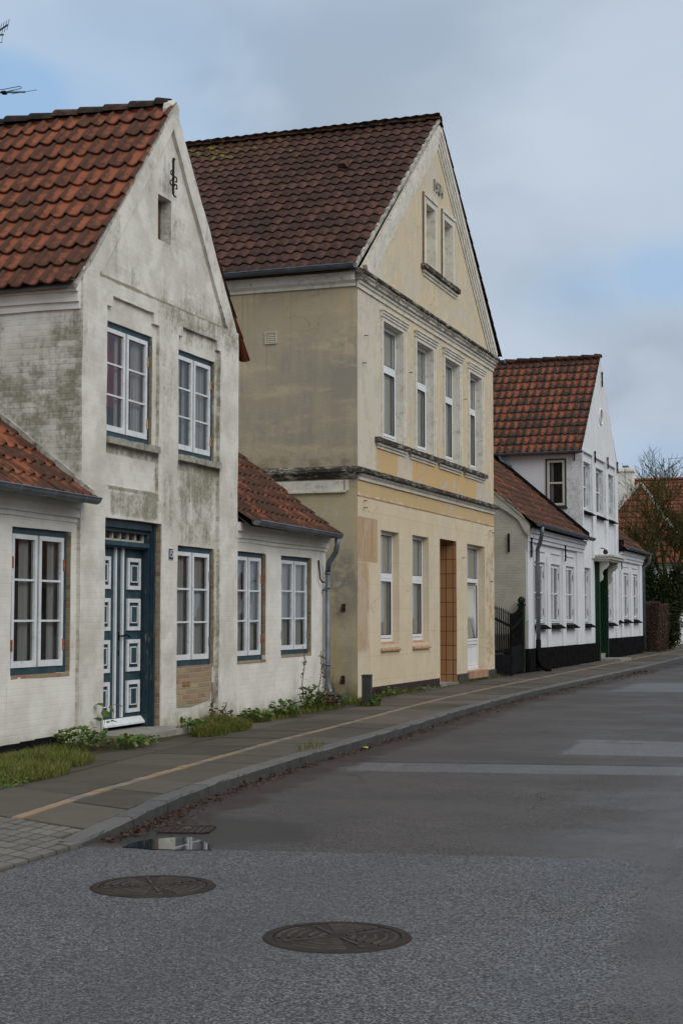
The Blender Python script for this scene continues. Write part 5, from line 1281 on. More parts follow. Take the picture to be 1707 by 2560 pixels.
mb = MB(); mb.box(-8.46, -7.75, 47.6, 49.5, 0, .20); mb.wobble(.01, 2); mb.build('doorstep', 'concrete', Wh)
# ---------------------------------------------------------------- the iron gate between the two houses
G = thing('iron_gate', 'black spear-tipped double gate between the ochre house and the white house', 'gate', (-8.4, 36.2, .1))
mp = (-8.30, 35.25)
def leaf(p0, p1, ts, ztop, zmid, zpan, dog):
    a, b = Vector((*p0, 0)), Vector((*p1, 0)); T = (b-a).normalized(); Nn = Vector((T.y, -T.x, 0)); L = (b-a).length
    P = lambda t, z: a+(b-a)*t+Vector((0, 0, z))
    mb = MB()
    mb.obox(P(0, .16)-Nn*.012, (b-a), Nn*.024, Vector((0, 0, zpan-.16))); mb.obox(P(0, .22)-Nn*.02, (b-a), Nn*.04, Vector((0, 0, .06))); mb.obox(P(0, zpan-.30)-Nn*.02, (b-a), Nn*.04, Vector((0, 0, .04)))
    lf = mb.build('gate_leaf', 'black_iron', G)
    for t in ts:
        mb = MB(); zt = ztop(t); mb.tube([P(t, zpan-.02), P(t, zt-.09), P(t, zt-.07), P(t, zt)], [.015, .015, .022, .002], 6); mb.build('bar', 'black_iron', lf)
    mb = MB(); k = 8
    for i in range(k): q0, q1 = P(i/k, zmid(i/k)), P((i+1)/k, zmid((i+1)/k)); mb.obox(q0-Nn*.018, q1-q0, Nn*.036, Vector((0, 0, .05)))
    mb.build('rail', 'black_iron', lf)
    if dog:
        mb = MB(); 
        for i in range(len(ts)*2-1): t = ts[0]+(ts[-1]-ts[0])*i/(len(ts)*2-2); mb.tube([P(t, zpan-.02), P(t, zpan+.42+.03*(i % 2)), P(t, zpan+.50)], [.008, .008, .001], 5)
        mb.obox(P(0, zpan+.06)-Nn*.018, (b-a), Nn*.036, Vector((0, 0, .05))); mb.build('dog_bars', 'black_iron', lf)
    mb = MB(); mb.tube([P(0, .12), P(0, ztop(0)-.05)], .02, 6); mb.tube([P(1, .05), P(1, ztop(1)-.05)], .026, 6); mb.build('stile', 'black_iron', lf)
    return lf
leaf((-8.50, 34.42), mp, [.03, .16, .29, .42, .55, .68, .81, .93], lambda t: 1.78-.17*t+.02*math.sin(t*3), lambda t: 1.44-.19*t+.03*(t-.5)**2, .62, True)
leaf(mp, (-8.62, 38.0), [.04, .12, .20, .28, .36, .44, .52, .60, .68, .76, .84, .92], lambda t: 1.60+.42*t*t-.02*t, lambda t: 1.20+.36*t**1.5, .80, False)
mb = MB(); mb.box(mp[0]-.03, mp[0]+.05, mp[1]-.05, mp[1]+.05, 1.02, 1.16); mb.tube([(mp[0]+.03, mp[1]-.03, 1.14), (mp[0]+.09, mp[1]-.03, 1.14), (mp[0]+.09, mp[1]+.09, 1.12)], .012, 6); mb.build('lock', 'black_iron', G)
px, py = -8.60, 38.02-.35
mb = MB(); mb.box(px-.07, px+.07, py-.07, py+.07, .05, 1.78); mb.box(px-.095, px+.095, py-.095, py+.095, 1.78, 1.83); mb.tube([(px, py, 1.83), (px, py, 1.87), (px, py, 1.93), (px, py, 1.98), (px, py, 2.01)], [.06, .09, .10, .07, .015], 12); mb.build('gate_post', 'green_post', G, False)
# ---------------------------------------------------------------- the house that closes the street
Fh = thing('far_house', 'far white house with orange tiled hipped roof and white chimney behind the bare tree', 'house', (-11, 80, .2))
fy = 78.0; B = FY(fy)
mb = MB(); wall(mb, B, rect(-20, -4.5, 0, 5.3), [], 1.0)
mb.face([(-4.5, fy, 0), (-4.5, fy+9, 0), (-4.5, fy+9, 5.3), (-4.5, fy+4.5, 8.8), (-4.5, fy, 5.3)]); mb.face([(-20, fy, 0), (-20, fy+9, 0), (-20, fy+9, 5.3), (-20, fy+4.5, 8.8), (-20, fy, 5.3)]); mb.face([(-20, fy+9, 0), (-4.5, fy+9, 0), (-4.5, fy+9, 5.3), (-20, fy+9, 5.3)])
mb.wobble(.01, .5); mb.build('wall', 'clean_white', Fh)
mb = MB(); fbox(mb, B, -20, -4.45, 0, 1.1, -.05, .05); mb.build('plinth', 'black_tar', Fh)
sl = math.atan2(3.55, 4.7); V = (0, math.cos(sl), math.sin(sl)); Ls = math.hypot(3.55, 4.7)
rf = tiled_roof((-20.2, fy-.2, 5.25), (1, 0, 0), V, 70, 17, .226, Ls/17, pantile, 5, seed=31, lift=.04, wob=.03); ro = rf.build('roof', 'far_tile', Fh, True)
mb = MB(); mb.face([(-20.2, fy-.2, 5.18), (-4.4, fy-.2, 5.18), (-4.4, fy+4.5, 8.72), (-20.2, fy+4.5, 8.72)]); mb.face([(-20.2, fy+9.2, 5.18), (-4.4, fy+9.2, 5.18), (-4.4, fy+4.5, 8.72), (-20.2, fy+4.5, 8.72)]); mb.build('roof_under_sheet', 'dark_room', ro)
ridge_tiles((-20.2, fy+4.5, 8.83), (-4.4, fy+4.5, 8.83), .4, .12, 33).build('ridge', 'ridge_red', ro, True)
# hipped wing towards the street: its three tiled planes and pale mortar hips
ap = Vector((-11.22, 75.4, 8.0)); e0 = Vector((-14.2, 72.6, 4.0)); e1 = Vector((-8.3, 72.6, 4.0))
mb = MB(); wall(mb, FY(72.8), rect(-14.0, -8.6, 0, 4.0), [], 1.0); mb.face([(-8.6, 72.8, 0), (-8.6, 78, 0), (-8.6, 78, 4), (-8.6, 72.8, 4)]); mb.face([(-14, 72.8, 0), (-14, 78, 0), (-14, 78, 4), (-14, 72.8, 4)]); mb.build('wing_wall', 'clean_white', Fh)
def tri_tiles(o, U, V, nu, nv, tw, ga, inside, seed):
    full = tiled_roof(o, U, V, nu, nv, tw, ga, pantile, 4, seed=seed, lift=.04, wob=.02); keep = MB(); keep.c = []
    per = 5*5; nt = len(full.v)//per; fp = len(full.f)//nt
    for t in range(nt):
        vs = full.v[t*per:(t+1)*per]; c = sum((Vector(v) for v in vs), Vector())/per
        if not inside(c): continue
        n0 = len(keep.v); keep.v += vs; keep.c += full.c[t*per:(t+1)*per]
        for f in full.f[t*fp:(t+1)*fp]: keep.f.append(tuple(i-t*per+n0 for i in f)); keep.m.append(0)
    return keep
Vh = (ap-(e0+e1)/2); hl = Vh.length
kp = tri_tiles(e0, (1, 0, 0), Vh, 26, 14, .227, hl/14, lambda c: abs(c.x+11.25) < 2.95*(8.0-c.z)/4.0+.05, 35); hp = kp.build('hip_roof', 'far_tile', Fh, True)
mb = MB(); mb.face([e0, e1, ap]); mb.face([e1, Vector((-8.3, 79, 4.0)), Vector((-11.25, 79, 7.75)), ap]); mb.face([e0, Vector((-14.2, 79, 4.0)), Vector((-11.25, 79, 7.75)), ap]); mb.v = [(x, y, z-.05) for x, y, z in mb.v]; mb.build('roof_under_sheet', 'dark_room', hp)
Vr = Vector((-2.95, 0, 3.75))
tri_tiles(e1+Vector((0, 6.4, 0)), (0, -1, 0), Vr, 28, 14, .227, Vr.length/14, lambda c: (c.y-72.6) > 2.8*(c.z-4.0)/3.75-.05, 36).build('roof_side', 'far_tile', hp, True)
Vl = Vector((2.95, 0, 3.75))
tri_tiles(e0, (0, 1, 0), Vl, 28, 14, .227, Vl.length/14, lambda c: (c.y-72.6) > 2.8*(c.z-4.0)/3.75-.05, 37).build('roof_side', 'far_tile', hp, True)
for e in (e0, e1):
    mb = MB(); k = 12
    mb.tube([e+(ap-e)*t/k+Vector((0, -.02, .05+.02*noise.noise(Vector((t, e.x, 0))))) for t in range(k+1)], .075, 7); mb.wobble(.03, 2, .02); mb.build('hip_mortar', 'mortar', hp)
mb = MB(); mb.tube([ap+Vector((0, -.05, .05)), Vector((-11.25, 79, 7.8))], .12, 7); mb.build('ridge', 'ridge_red', hp)
mb = MB(); mb.box(-12.55, -11.80, 76.6, 77.3, 5.9, 8.75); mb.box(-12.62, -11.73, 76.53, 77.37, 8.75, 8.86); mb.box(-12.5, -11.85, 76.65, 77.25, 8.86, 8.95)
mb.wobble(.015, 2); ch = mb.build('chimney', 'wing_whitewash', Fh); mb = MB(); mb.tube([(-12.18, 76.95, 8.95), (-12.18, 76.95, 9.07)], .16, 10); mb.build('chimney_pot', 'dark_gutter', ch)
gutter((-14.2, 72.5, 3.95), (-8.3, 72.5, 3.95), (0, -1, 0), .08, 2).build('gutter', 'dark_gutter', Fh, True)
mb = MB(); mb.box(-22, -3, 70.2, 72.6, -.05, .28); mb.wobble(.01, .4); struct(mb.build('forecourt', 'concrete', None))
# ---------------------------------------------------------------- television aerials
def aerial(name, label, base, top, boom_dir, boom, els, el_dir, mast_r=.018):
    t = thing(name, label, 'aerial', base); mb = MB(); mb.tube([base, (base[0], base[1], top)], mast_r, 7); mb.build('mast', 'aerial_metal', t)
    bd = Vector(boom_dir).normalized(); ed = Vector(el_dir).normalized(); mb = MB()
    c = Vector(boom[0]); mb.tube([c, c+bd*boom[1]], .012, 6); mb.build('boom', 'aerial_metal', t)
    for d, L, dz in els:
        mb = MB(); p = c+bd*d; mb.tube([p-ed*L/2+Vector((0, 0, dz)), p+ed*L/2+Vector((0, 0, dz))], .0045, 5); mb.build('element', 'aerial_metal', t)
    return t
rx = -11.32
t1 = aerial('television_aerial', 'upper comb-like roof aerial poking in at the left edge of the sky', (rx, 17.45, 8.1), 9.5, (.95, -.2, .30), ((rx-.1, 17.42, 9.21), .60), [(.36+.048*i, .20-.008*i, 0) for i in range(6)], (.12, .15, 1))
mb = MB(); mb.tube([(rx-.1, 17.4, 9.32), (rx+.36, 17.36, 9.285)], .011, 6)
for dx in (.22, .335): mb.tube([(rx+dx, 17.37, 9.30), (rx+dx-.01, 17.37, 9.19)], .004, 5)
mb.tube([(rx+.16, 17.37, 9.20), (rx+.335, 17.37, 9.185)], .005, 5); mb.box(rx+.20, rx+.26, 17.33, 17.42, 9.29, 9.34); mb.build('reflector', 'aerial_metal', t1)
t2 = aerial('television_aerial', 'lower roof aerial with a pale boom and a folded dipole, beside the old ridge', (rx-.25, 17.45, 8.1), 8.65, (1, 0, -.10), ((rx-.25, 17.42, 8.575), .92), [(.56, .32, 0), (.905, .34, 0)], (.80, .35, .17))
mb = MB(); q = Vector((rx+.35, 17.42, 8.51)); ed = Vector((.80, .35, .17)).normalized()
mb.tube([q-ed*.22, q+ed*.22+Vector((0, 0, .02)), q+ed*.23+Vector((.0, 0, .035)), q+ed*.20+Vector((0, 0, .055)), q-ed*.22+Vector((0, 0, .045)), q-ed*.22], .005, 5)
mb.box(q.x-.035, q.x+.025, q.y-.03, q.y+.03, q.z-.018, q.z+.018); mb.build('dipole', 'black_iron', t2)
t3 = aerial('television_aerial', 'thin aerial on a tall mast standing on the far orange roof', (-10.75, 82.4, 8.7), 9.95, (1, 0, .06), ((-10.78, 82.4, 9.90), .75), [(.70, .34, .08), (.1, .14, 0)], (.15, .1, 1), .022)
# ---------------------------------------------------------------- the low house across the street (unseen, added for the windows to mirror)
Op = thing('opposite_house', 'unseen low brick house across the street, added for the old windows to mirror', 'house', (5.2, 24, 0))
Bo = lambda u, w, d=0.0: (5.2+d, u, w)
mb = MB(); ow = [(9+3.2*i, 10.1+3.2*i, .9, 2.3, .1) for i in range(13)]
wall(mb, Bo, rect(6, 52, -.1, 3.0), ow, 1.5); mb.f = [f[::-1] for f in mb.f]; mb.build('wall', 'cream_brick', Op)
for o in ow[1:-1:1]:
    mb = MB(); fframe(mb, Bo, o[0], o[1], o[2], o[3], .08, .06, .12); f_ = mb.build('window', 'white_paint', Op); mb = MB(); fbox(mb, Bo, o[0]+.08, o[1]-.08, o[2]+.08, o[3]-.08, .09, .10); mb.build('pane', 'dark_room', f_)
mb = MB(); mb.face([(5.0, 6, 2.9), (8.6, 6, 5.6), (8.6, 52, 5.6), (5.0, 52, 2.9)]); mb.face([(12, 6, 2.9), (8.6, 6, 5.6), (8.6, 52, 5.6), (12, 52, 2.9)]); mb.c = [(.5, .5, .5)]*len(mb.v); mb.build('roof', 'far_tile', Op)
# ---------------------------------------------------------------- street furniture
def box_post():
    t = thing('bollard', 'dark grey square metal post standing at the near corner of the ochre house', 'bollard', (-7.84, 23.30, .1))
    t.rotation_euler = (0, 0, R(8)); mb = MB(); r = .072
    b = Vector(t['_base']); mb.box(b.x-r, b.x+r, b.y-r, b.y+r, .02, .55); mb.wobble(.002, 3); mb.build('post', 'post_metal', t)
    mb = MB(); r = .079; mb.box(b.x-r, b.x+r, b.y-r, b.y+r, .55, .574); mb.box(b.x-.06, b.x+.06, b.y-.06, b.y+.06, .574, .58); mb.build('cap', 'post_metal', t)
    mb = MB(); mb.tube([(b.x+.070, b.y+.02, .28), (b.x+.076, b.y+.02, .28)], .014, 10); mb.build('bolt', 'black_iron', t)
    return t
box_post()
def manhole(label, x, y, rot, r=.345):
    t = thing('manhole_cover', label, 'manhole cover', (x, y, 0), 'round manhole covers in the road'); t.rotation_euler = (0, 0, rot)
    n = 48; mb = MB(); z = .0045
    C_ = lambda rad, k, zz: (x+rad*math.cos(2*math.pi*k/n), y+rad*math.sin(2*math.pi*k/n), zz)
    mb.face([C_(r*.86, k, z) for k in range(n)]); mb.build('cover', 'iron_cover', t)
    mb = MB()
    for k in range(n):
        mb.face([C_(r*.875, k, z+.002), C_(r, k, z+.002), C_(r, k+1, z+.002), C_(r*.875, k+1, z+.002)]); mb.face([C_(r, k, z+.002), C_(r+.006, k, .0), C_(r+.006, k+1, .0), C_(r, k+1, z+.002)]); mb.face([C_(r*.875, k+1, z-.004), C_(r*.875, k, z-.004), C_(r*.875, k, z+.002), C_(r*.875, k+1, z+.002)][::-1])
    mb.build('frame', 'iron_cover', t)
    mb = MB()
    for k in range(n): mb.face([C_(r*.862, k, z+.0006), C_(r*.874, k, z+.0006), C_(r*.874, k+1, z+.0006), C_(r*.862, k+1, z+.0006)])
    mb.build('gap', 'black_tar', t)
    mb = MB()                                     # raised pattern: scalloped arcs between four crossing bars
    def arc(cx, cy, rad, a0, a1, w_=.006):
        m_ = max(4, int((a1-a0)*rad/.02))
        for i in range(m_):
            p, q = a0+(a1-a0)*i/m_, a0+(a1-a0)*(i+1)/m_; ri, ro_ = rad-w_*.8, rad+w_*.8; zt = z+.0045
            F_ = lambda a, rr_, zz: (x+cx+rr_*math.cos(a), y+cy+rr_*math.sin(a), zz)
            mb.face([F_(p, ri, zt), F_(p, ro_, zt), F_(q, ro_, zt), F_(q, ri, zt)]); mb.face([F_(p, ro_+.004, z), F_(q, ro_+.004, z), F_(q, ro_, zt), F_(p, ro_, zt)]); mb.face([F_(p, ri-.004, z), F_(p, ri, zt), F_(q, ri, zt), F_(q, ri-.004, z)])
    for s in range(4):
        b = s*math.pi/2
        for rad in (.08, .13, .18, .23, .275): arc(0, 0, rad, b+.30, b+math.pi/2-.30)
        a = b; u = Vector((math.cos(a), math.sin(a), 0)); v = Vector((-math.sin(a), math.cos(a), 0)); o = Vector((x, y, z))+u*.05-v*.009
        mb.obox(o, u*.17, v*.014, Vector((0, 0, .0055)))
        o = Vector((x, y, z))+u*.245-v*.02; mb.obox(o, u*.03, v*.03, Vector((0, 0, .004)))
    mb.build('relief', 'iron_rib', t); return t
manhole('round iron manhole cover nearer the kerb, farther from the camera', -3.88, 7.80, .62)
manhole('round iron manhole cover in the middle of the pale road patch, nearest the camera', -2.46, 6.87, .80)
dg = thing('drain_grate', 'square rusty drain grate in the wet gutter behind the puddle', 'drain grate', (-4.68, 9.93, 0)); dg.rotation_euler = (0, 0, .25); dg.scale = (.85, .85, .7)
mb = MB(); r = .19; mb.box(-4.68-r, -4.68+r, 9.93-r, 9.93+r, -.05, .004); mb.build('pit', 'dark_room', dg)
mb = MB()
for i in range(8): u = -.18+.36*i/7; mb.box(-4.68+u-.014, -4.68+u+.014, 9.93-.19, 9.93+.19, .0, .012)
mb.build('bars', 'rusty_iron', dg)
mb = MB()
for a in (-1, 1): mb.box(-4.68-r, -4.68+r, 9.93+a*.2-.015, 9.93+a*.2+.015, 0, .013); mb.box(-4.68+a*.2-.015, -4.68+a*.2+.015, 9.93-.185, 9.93+.185, 0, .013)
mb.build('rim', 'rusty_iron', dg)
# ---------------------------------------------------------------- plants and litter
def leaf_poly(mb, c, up, side, L, W, lobes, rr, t):
    """one lobed leaf folded along its midrib"""
    c, up, side = Vector(c), Vector(up).normalized(), Vector(side).normalized(); nn = up.cross(side); n0 = len(mb.v)
    pts = [(0, 0), (.12, .42), (.30, .50), (.42, .40), (.62, .46), (.80, .26), (1, 0)] if lobes else [(0, 0), (.3, .42), (.65, .38), (1, 0)]
    droop = rr.uniform(.05, .35)
    def P(a, b): return tuple(c + up*(a*L) + side*(b*W) + nn*(abs(b)*W*.35 - droop*a*a*L))
    L_ = [mb.V(P(a, -b)) for a, b in pts]; R_ = [mb.V(P(a, b)) for a, b in pts[1:-1]]
    mid = L_[0], L_[-1]
    for i in range(len(pts)-1):
        l0, l1 = L_[i], L_[i+1]; r0 = L_[0] if i == 0 else R_[i-1]; r1 = L_[-1] if i == len(pts)-2 else R_[i]
        q = [l0, r0, r1, l1]; q = list(dict.fromkeys(q))
        if len(q) >= 3: mb.f.append(tuple(q)); mb.m.append(0)
    mb.tint(n0, t)
def weed(name, label, x, y, w_, h, n, seed, size=.075, mat_='weed_leaf', group='leafy weeds along the house walls', lean=(0.25, 0)):
    rr = random.Random(seed); z0 = slab_z(x, y)+.03; t = thing(name, label, 'weed', (x, y, z0), group); stem = MB(); lv = MB(); lv.c = []
    for i in range(n):
        a = rr.uniform(0, 6.283); d = w_*math.sqrt(rr.random()); hh = h*(rr.uniform(.35, 1.0))*(1-.4*(d/w_)**2)
        p0 = Vector((x+d*.5*math.cos(a)*.7, y+d*.5*math.sin(a), z0-.03)); p1 = Vector((x+d*math.cos(a)*.75+lean[0]*rr.random()*h, y+d*math.sin(a), z0+hh)); pm = (p0+p1)/2+Vector((0, 0, hh*.25))
        if i % 2 == 0: stem.tube([p0, pm, p1], .003, 4)
        dirv = Vector((math.cos(a)*.8+rr.uniform(-.4, .6), math.sin(a)*.8+rr.uniform(-.5, .5), rr.uniform(-.3, .7)))
        s = Vector((-dirv.y, dirv.x, rr.uniform(-.4, .4))); L = size*rr.uniform(.6, 1.45)
        leaf_poly(lv, p1, dirv, s, L, L*rr.uniform(.8, 1.1), True, rr, (rr.random(), rr.random(), 0))
    stem.c = [(.3, .1, 0)]*len(stem.v); stem.build('stems', mat_, t); lv.build('leaves', mat_, t); return t
W_ = 'leafy green weeds '
weed('leafy_weed', 'bushy cluster of leafy green weeds left of the blue door', -8.12, 14.50, .34, .25, 130, 1, .06)
weed('leafy_weed', 'leafy green weeds against the front of the doorstep', -7.84, 15.35, .26, .09, 55, 2, .055)
weed('leafy_weed', 'low spreading weeds at the left end of the doorstep', -7.80, 14.95, .26, .13, 65, 3, .055)
weed('leafy_weed', 'single big-leaved weed standing right beside the blue door', -8.36, 15.50, .06, .46, 8, 4, .11)
weed('leafy_weed', 'small weeds at the right corner of the doorstep', -7.98, 17.05, .20, .20, 45, 5, .06)
weed('leafy_weed', 'broad-leaved weeds below the first wing window right of the gable', -8.12, 19.35, .26, .17, 90, 6, .055)
weed('leafy_weed', 'dark leafy weeds midway between the two wing windows', -8.14, 20.45, .28, .22, 110, 7, .058)
weed('leafy_weed', 'tall leafy weed under the farther wing window beside dry stalks', -8.24, 21.75, .26, .36, 120, 8, .062)
weed('leafy_weed', 'low green weeds at the foot of the downpipe', -8.2, 23.0, .25, .15, 40, 9, .05)
weed('leafy_weed', 'small green weeds around the base of the dark metal post', -7.80, 23.42, .16, .12, 70, 10, .06)
weed('leafy_weed', 'thin weeds at the foot of the dark plinth of the ochre house', -8.36, 26.1, .35, .13, 55, 11, .05)
weed('leafy_weed', 'scattered weeds where ochre plinth and pavement meet below the second window', -8.38, 28.2, .5, .08, 45, 12, .045)
weed('leafy_weed', 'reddish dying weeds beside the bare brick patch', -8.30, 18.55, .18, .22, 40, 13, .055, 'dead_leaf')
weed('leafy_weed', 'brown withered weeds around the foot of the dry stalks', -8.20, 22.35, .26, .26, 110, 14, .06, 'dead_leaf')
def stalk(label, x, y, h, seed):
    rr = random.Random(seed); z0 = slab_z(x, y); t = thing('dry_stalk', label, 'dead plant', (x, y, z0), 'dry flower stalks beside the downpipe'); mb = MB(); pts = []; dx, dy = rr.uniform(-.05, .05), rr.uniform(-.12, .12)
    for i in range(9): f = i/8; pts.append(Vector((x+dx*f+.015*math.sin(f*9+seed), y+dy*f+.02*math.sin(f*7+seed*2), z0+h*f)))
    mb.tube(pts, [.009-.004*i/8 for i in range(9)], 5); mb.c = [(rr.random(), .2, 0)]*len(mb.v); mb.build('stem', 'dry_stalk', t)
    lv = MB(); lv.c = []
    for i in range(26):
        f = rr.uniform(.25, 1); p = pts[min(8, int(f*8))]+Vector((rr.uniform(-.015, .015), rr.uniform(-.015, .015), rr.uniform(-.05, .05)))
        leaf_poly(lv, p, (rr.uniform(-1, 1), rr.uniform(-1, 1), rr.uniform(-1.4, .1)), (rr.uniform(-1, 1), rr.uniform(-1, 1), .2), rr.uniform(.03, .09), rr.uniform(.015, .04), False, rr, (rr.random(), rr.random(), 0))
    lv.build('dry_leaves', 'dry_stalk', t); return t
stalk('pale dry stalk, leftmost of the three against the white wall', -8.33, 21.75, .98, 1)
stalk('thin dark dry stalk, the middle one of the three', -8.28, 22.2, .90, 2)
stalk('thick shaggy dry stalk, the one nearest the downpipe', -8.30, 22.62, .92, 3)
stalk('short bent dry stalk drooping in front of the downpipe', -8.22, 22.88, .50, 4)
stalk('short dark stalk beneath the bare brick patch', -8.33, 18.35, .36, 5)
stalk('very short dark stalk at the right edge of the bare brick patch', -8.33, 18.72, .30, 6)
def grass(label, regions, n, seed, hmin=.05, hmax=.15):
    rr = random.Random(seed); mb = MB(); mb.c = []
    for (x, y, rx, ry, wt) in regions:
        for i in range(int(n*wt)):
            a = rr.uniform(0, 6.283); q = math.sqrt(rr.random()); px = x+rx*q*math.cos(a); py = y+ry*q*math.sin(a)
            if px < -8.50: px = -8.50+rr.random()*.06
            z = slab_z(px, py)+.01; h = rr.uniform(hmin, hmax)*(1.15-.6*q); b = rr.uniform(0, 6.283); lean = rr.uniform(.25, 1.25)*h; wv = rr.uniform(.0018, .0042); n0 = len(mb.v)
            d = Vector((math.cos(b), math.sin(b), 0)); s = Vector((-d.y, d.x, 0))*wv; p = Vector((px, py, z))
            i0 = len(mb.v); mb.v += [tuple(p-s), tuple(p+s), tuple(p+d*lean*.4+Vector((0, 0, h*.6))+s*.8), tuple(p+d*lean*.4+Vector((0, 0, h*.6))-s*.8), tuple(p+d*lean+Vector((0, 0, h)))]
            mb.f += [(i0, i0+1, i0+2, i0+3), (i0+3, i0+2, i0+4)]; mb.m += [0, 0]; mb.tint(n0, (rr.random(), rr.random(), 0))
    return stuff(mb.build('grass', 'grass_blade'), label, 'grass')
grass('tufty green grass in front of the left wing wall', [(-7.55, 11.9, .62, .95, 1), (-7.8, 13.0, .55, .8, .9), (-7.5, 11.0, .6, .5, .35), (-8.1, 13.9, .3, .6, .25)], 7500, 1, .05, .15)
grass('mound of fresh green grass below the bare brick patch', [(-7.95, 17.75, .38, .62, 1), (-8.2, 18.3, .26, .5, .5), (-7.7, 17.0, .18, .4, .2)], 6000, 2, .06, .20)
grass('grass blades along the wing wall and the foot of the ochre house', [(-8.2, 20.0, .26, 1.2, .8), (-8.2, 21.9, .25, 1.0, .9), (-8.3, 23.9, .25, .6, .5), (-7.85, 23.4, .2, .25, .4), (-8.4, 26.6, .08, 1.6, .5), (-8.42, 33, .06, 3, .3), (-5.78, 15.3, .10, .35, .05)], 1500, 3, .03, .15)
# ground cover: small clover-like leaves in the near grass
rr = random.Random(5); mb = MB(); mb.c = []
for i in range(2600):
    a = rr.uniform(0, 6.28); q = math.sqrt(rr.random()); cx, cy, rx, ry = rr.choice(((-7.55, 11.8, .6, 1.0), (-7.8, 12.9, .5, .7), (-7.45, 11.3, .6, .6)))
    x, y = cx+rx*q*math.cos(a), cy+ry*q*math.sin(a); z = slab_z(x, y)+rr.uniform(.02, .10)*(1.2-q)
    leaf_poly(mb, (x, y, z), (rr.uniform(-1, 1), rr.uniform(-1, 1), rr.uniform(-.1, .5)), (rr.uniform(-1, 1), rr.uniform(-1, 1), .1), rr.uniform(.02, .045), rr.uniform(.02, .04), True, rr, (rr.random(), rr.random()*.97, 0))
stuff(mb.build('ground_cover', 'weed_leaf'), 'small round leaves growing among the near grass', 'ground cover')
# fallen leaves: along the kerb, by the drain, under the hedge
mb = MB(); mb.c = []
for i in range(4200):
    u = rr.random()
    if u < .74: y = 9.2+rr.random()**1.2*34; x = kerb_x(y)+.03+abs(rr.gauss(0, .07+.014*max(0, y-14)*(.4+.6*noise.noise(Vector((y*.8, 0, 3))))))
    elif u < .78: y = rr.gauss(10.1, .3); x = kerb_x(y)+.05+abs(rr.gauss(0, .18))
    elif u < .90: y = rr.uniform(11, 23.5); x = -8.5+soil_w(y)*rr.random()
    else: y = rr.uniform(56, 70); x = rr.uniform(-9.3, -7.6)
    z = (slab_z(x, y)+.02+(.03 if x < -7.6 else 0)) if x < kerb_x(y) else .006+rr.random()*.012
    L = rr.uniform(.018, .05)*(1.6 if y > 40 else 1)
    leaf_poly(mb, (x, y, z), (rr.uniform(-1, 1), rr.uniform(-1, 1), rr.uniform(-.1, .3)), (rr.uniform(-1, 1), rr.uniform(-1, 1), rr.uniform(-.2, .2)), L, L*.7, False, rr, (rr.random(), rr.random(), 0))
stuff(mb.build('fallen_leaves', 'dead_leaf'), 'brown fallen leaves scattered along the kerb and the walls', 'leaves')
mb = MB(); mb.c = []; leaf_poly(mb, (-5.62, 16.55, .02), (.7, -.5, .15), (.5, .7, .1), .10, .07, False, rr, (.5, .2, 0))
tag(mb.build('yellow_leaf', 'yellow_leaf', loc=(-5.62, 16.55, .02)), 'bright yellow leaf lying on the road beside the kerb', 'leaf')
# ---------------------------------------------------------------- hedge, yew and bare tree at the end of the row
def leaf_cloud(mb, blobs, n, size, rr, shell=.55, flat=1.0):
    tot = sum(b[3]*b[4]*b[5] for b in blobs)
    for (x, y, z, a, b, c) in blobs:
        for i in range(int(n*a*b*c/tot)):
            d = Vector((rr.gauss(0, 1), rr.gauss(0, 1), rr.gauss(0, 1))).normalized(); q = 1-(1-shell)*rr.random()**1.3 if rr.random() < .8 else rr.random()
            nz_ = 1+.30*noise.noise(Vector((d.x*2.3+x, d.y*2.3+y, d.z*2.3+z)))+.12*noise.noise(d*6+Vector((x, y, z)))
            p = Vector((x+d.x*a*q*nz_, y+d.y*b*q*nz_, z+d.z*c*q*nz_))
            L = size*rr.uniform(.6, 1.5); leaf_poly(mb, p, (rr.uniform(-1, 1), rr.uniform(-1, 1), rr.uniform(-.4, 1.2)), (rr.uniform(-1, 1), rr.uniform(-1, 1), rr.uniform(-1, 1)), L, L*.45*flat, False, rr, (rr.random(), rr.random(), 0))
rr = random.Random(21)
ye = thing('yew_tree', 'dense dark green evergreen growing between the hedge and the far white house', 'evergreen', (-8.7, 62.5, .2))
mb = MB(); mb.c = []; leaf_cloud(mb, [(-9.15, 62.6, 1.9, .55, .7, 1.7), (-9.25, 62.4, 2.9, .40, .5, .85), (-8.55, 62.9, 1.6, .60, .7, 1.45), (-8.1, 63.2, 2.3, .42, .5, 1.0), (-7.95, 63.3, 3.05, .22, .3, .55), (-8.3, 62.8, .9, .5, .5, .7), (-8.75, 62.6, 2.55, .28, .4, .6)], 24000, .15, rr); mb.build('foliage', 'yew_leaf', ye)
mb = MB()
for (x, z) in ((-9.15, 2.6), (-8.55, 2.3), (-8.1, 2.8)): mb.tube([(-8.75, 62.7, .1), ((x-8.75)/2, 62.8, 1.0), (x, 62.9, z)], [.11, .08, .03], 7)
mb.build('trunk', 'twig_bark', ye)
he = thing('brown_hedge', 'clipped brown hedge at the end of the white house', 'hedge', (-8.55, 59.6, .2))
mb = MB(); mb.c = []
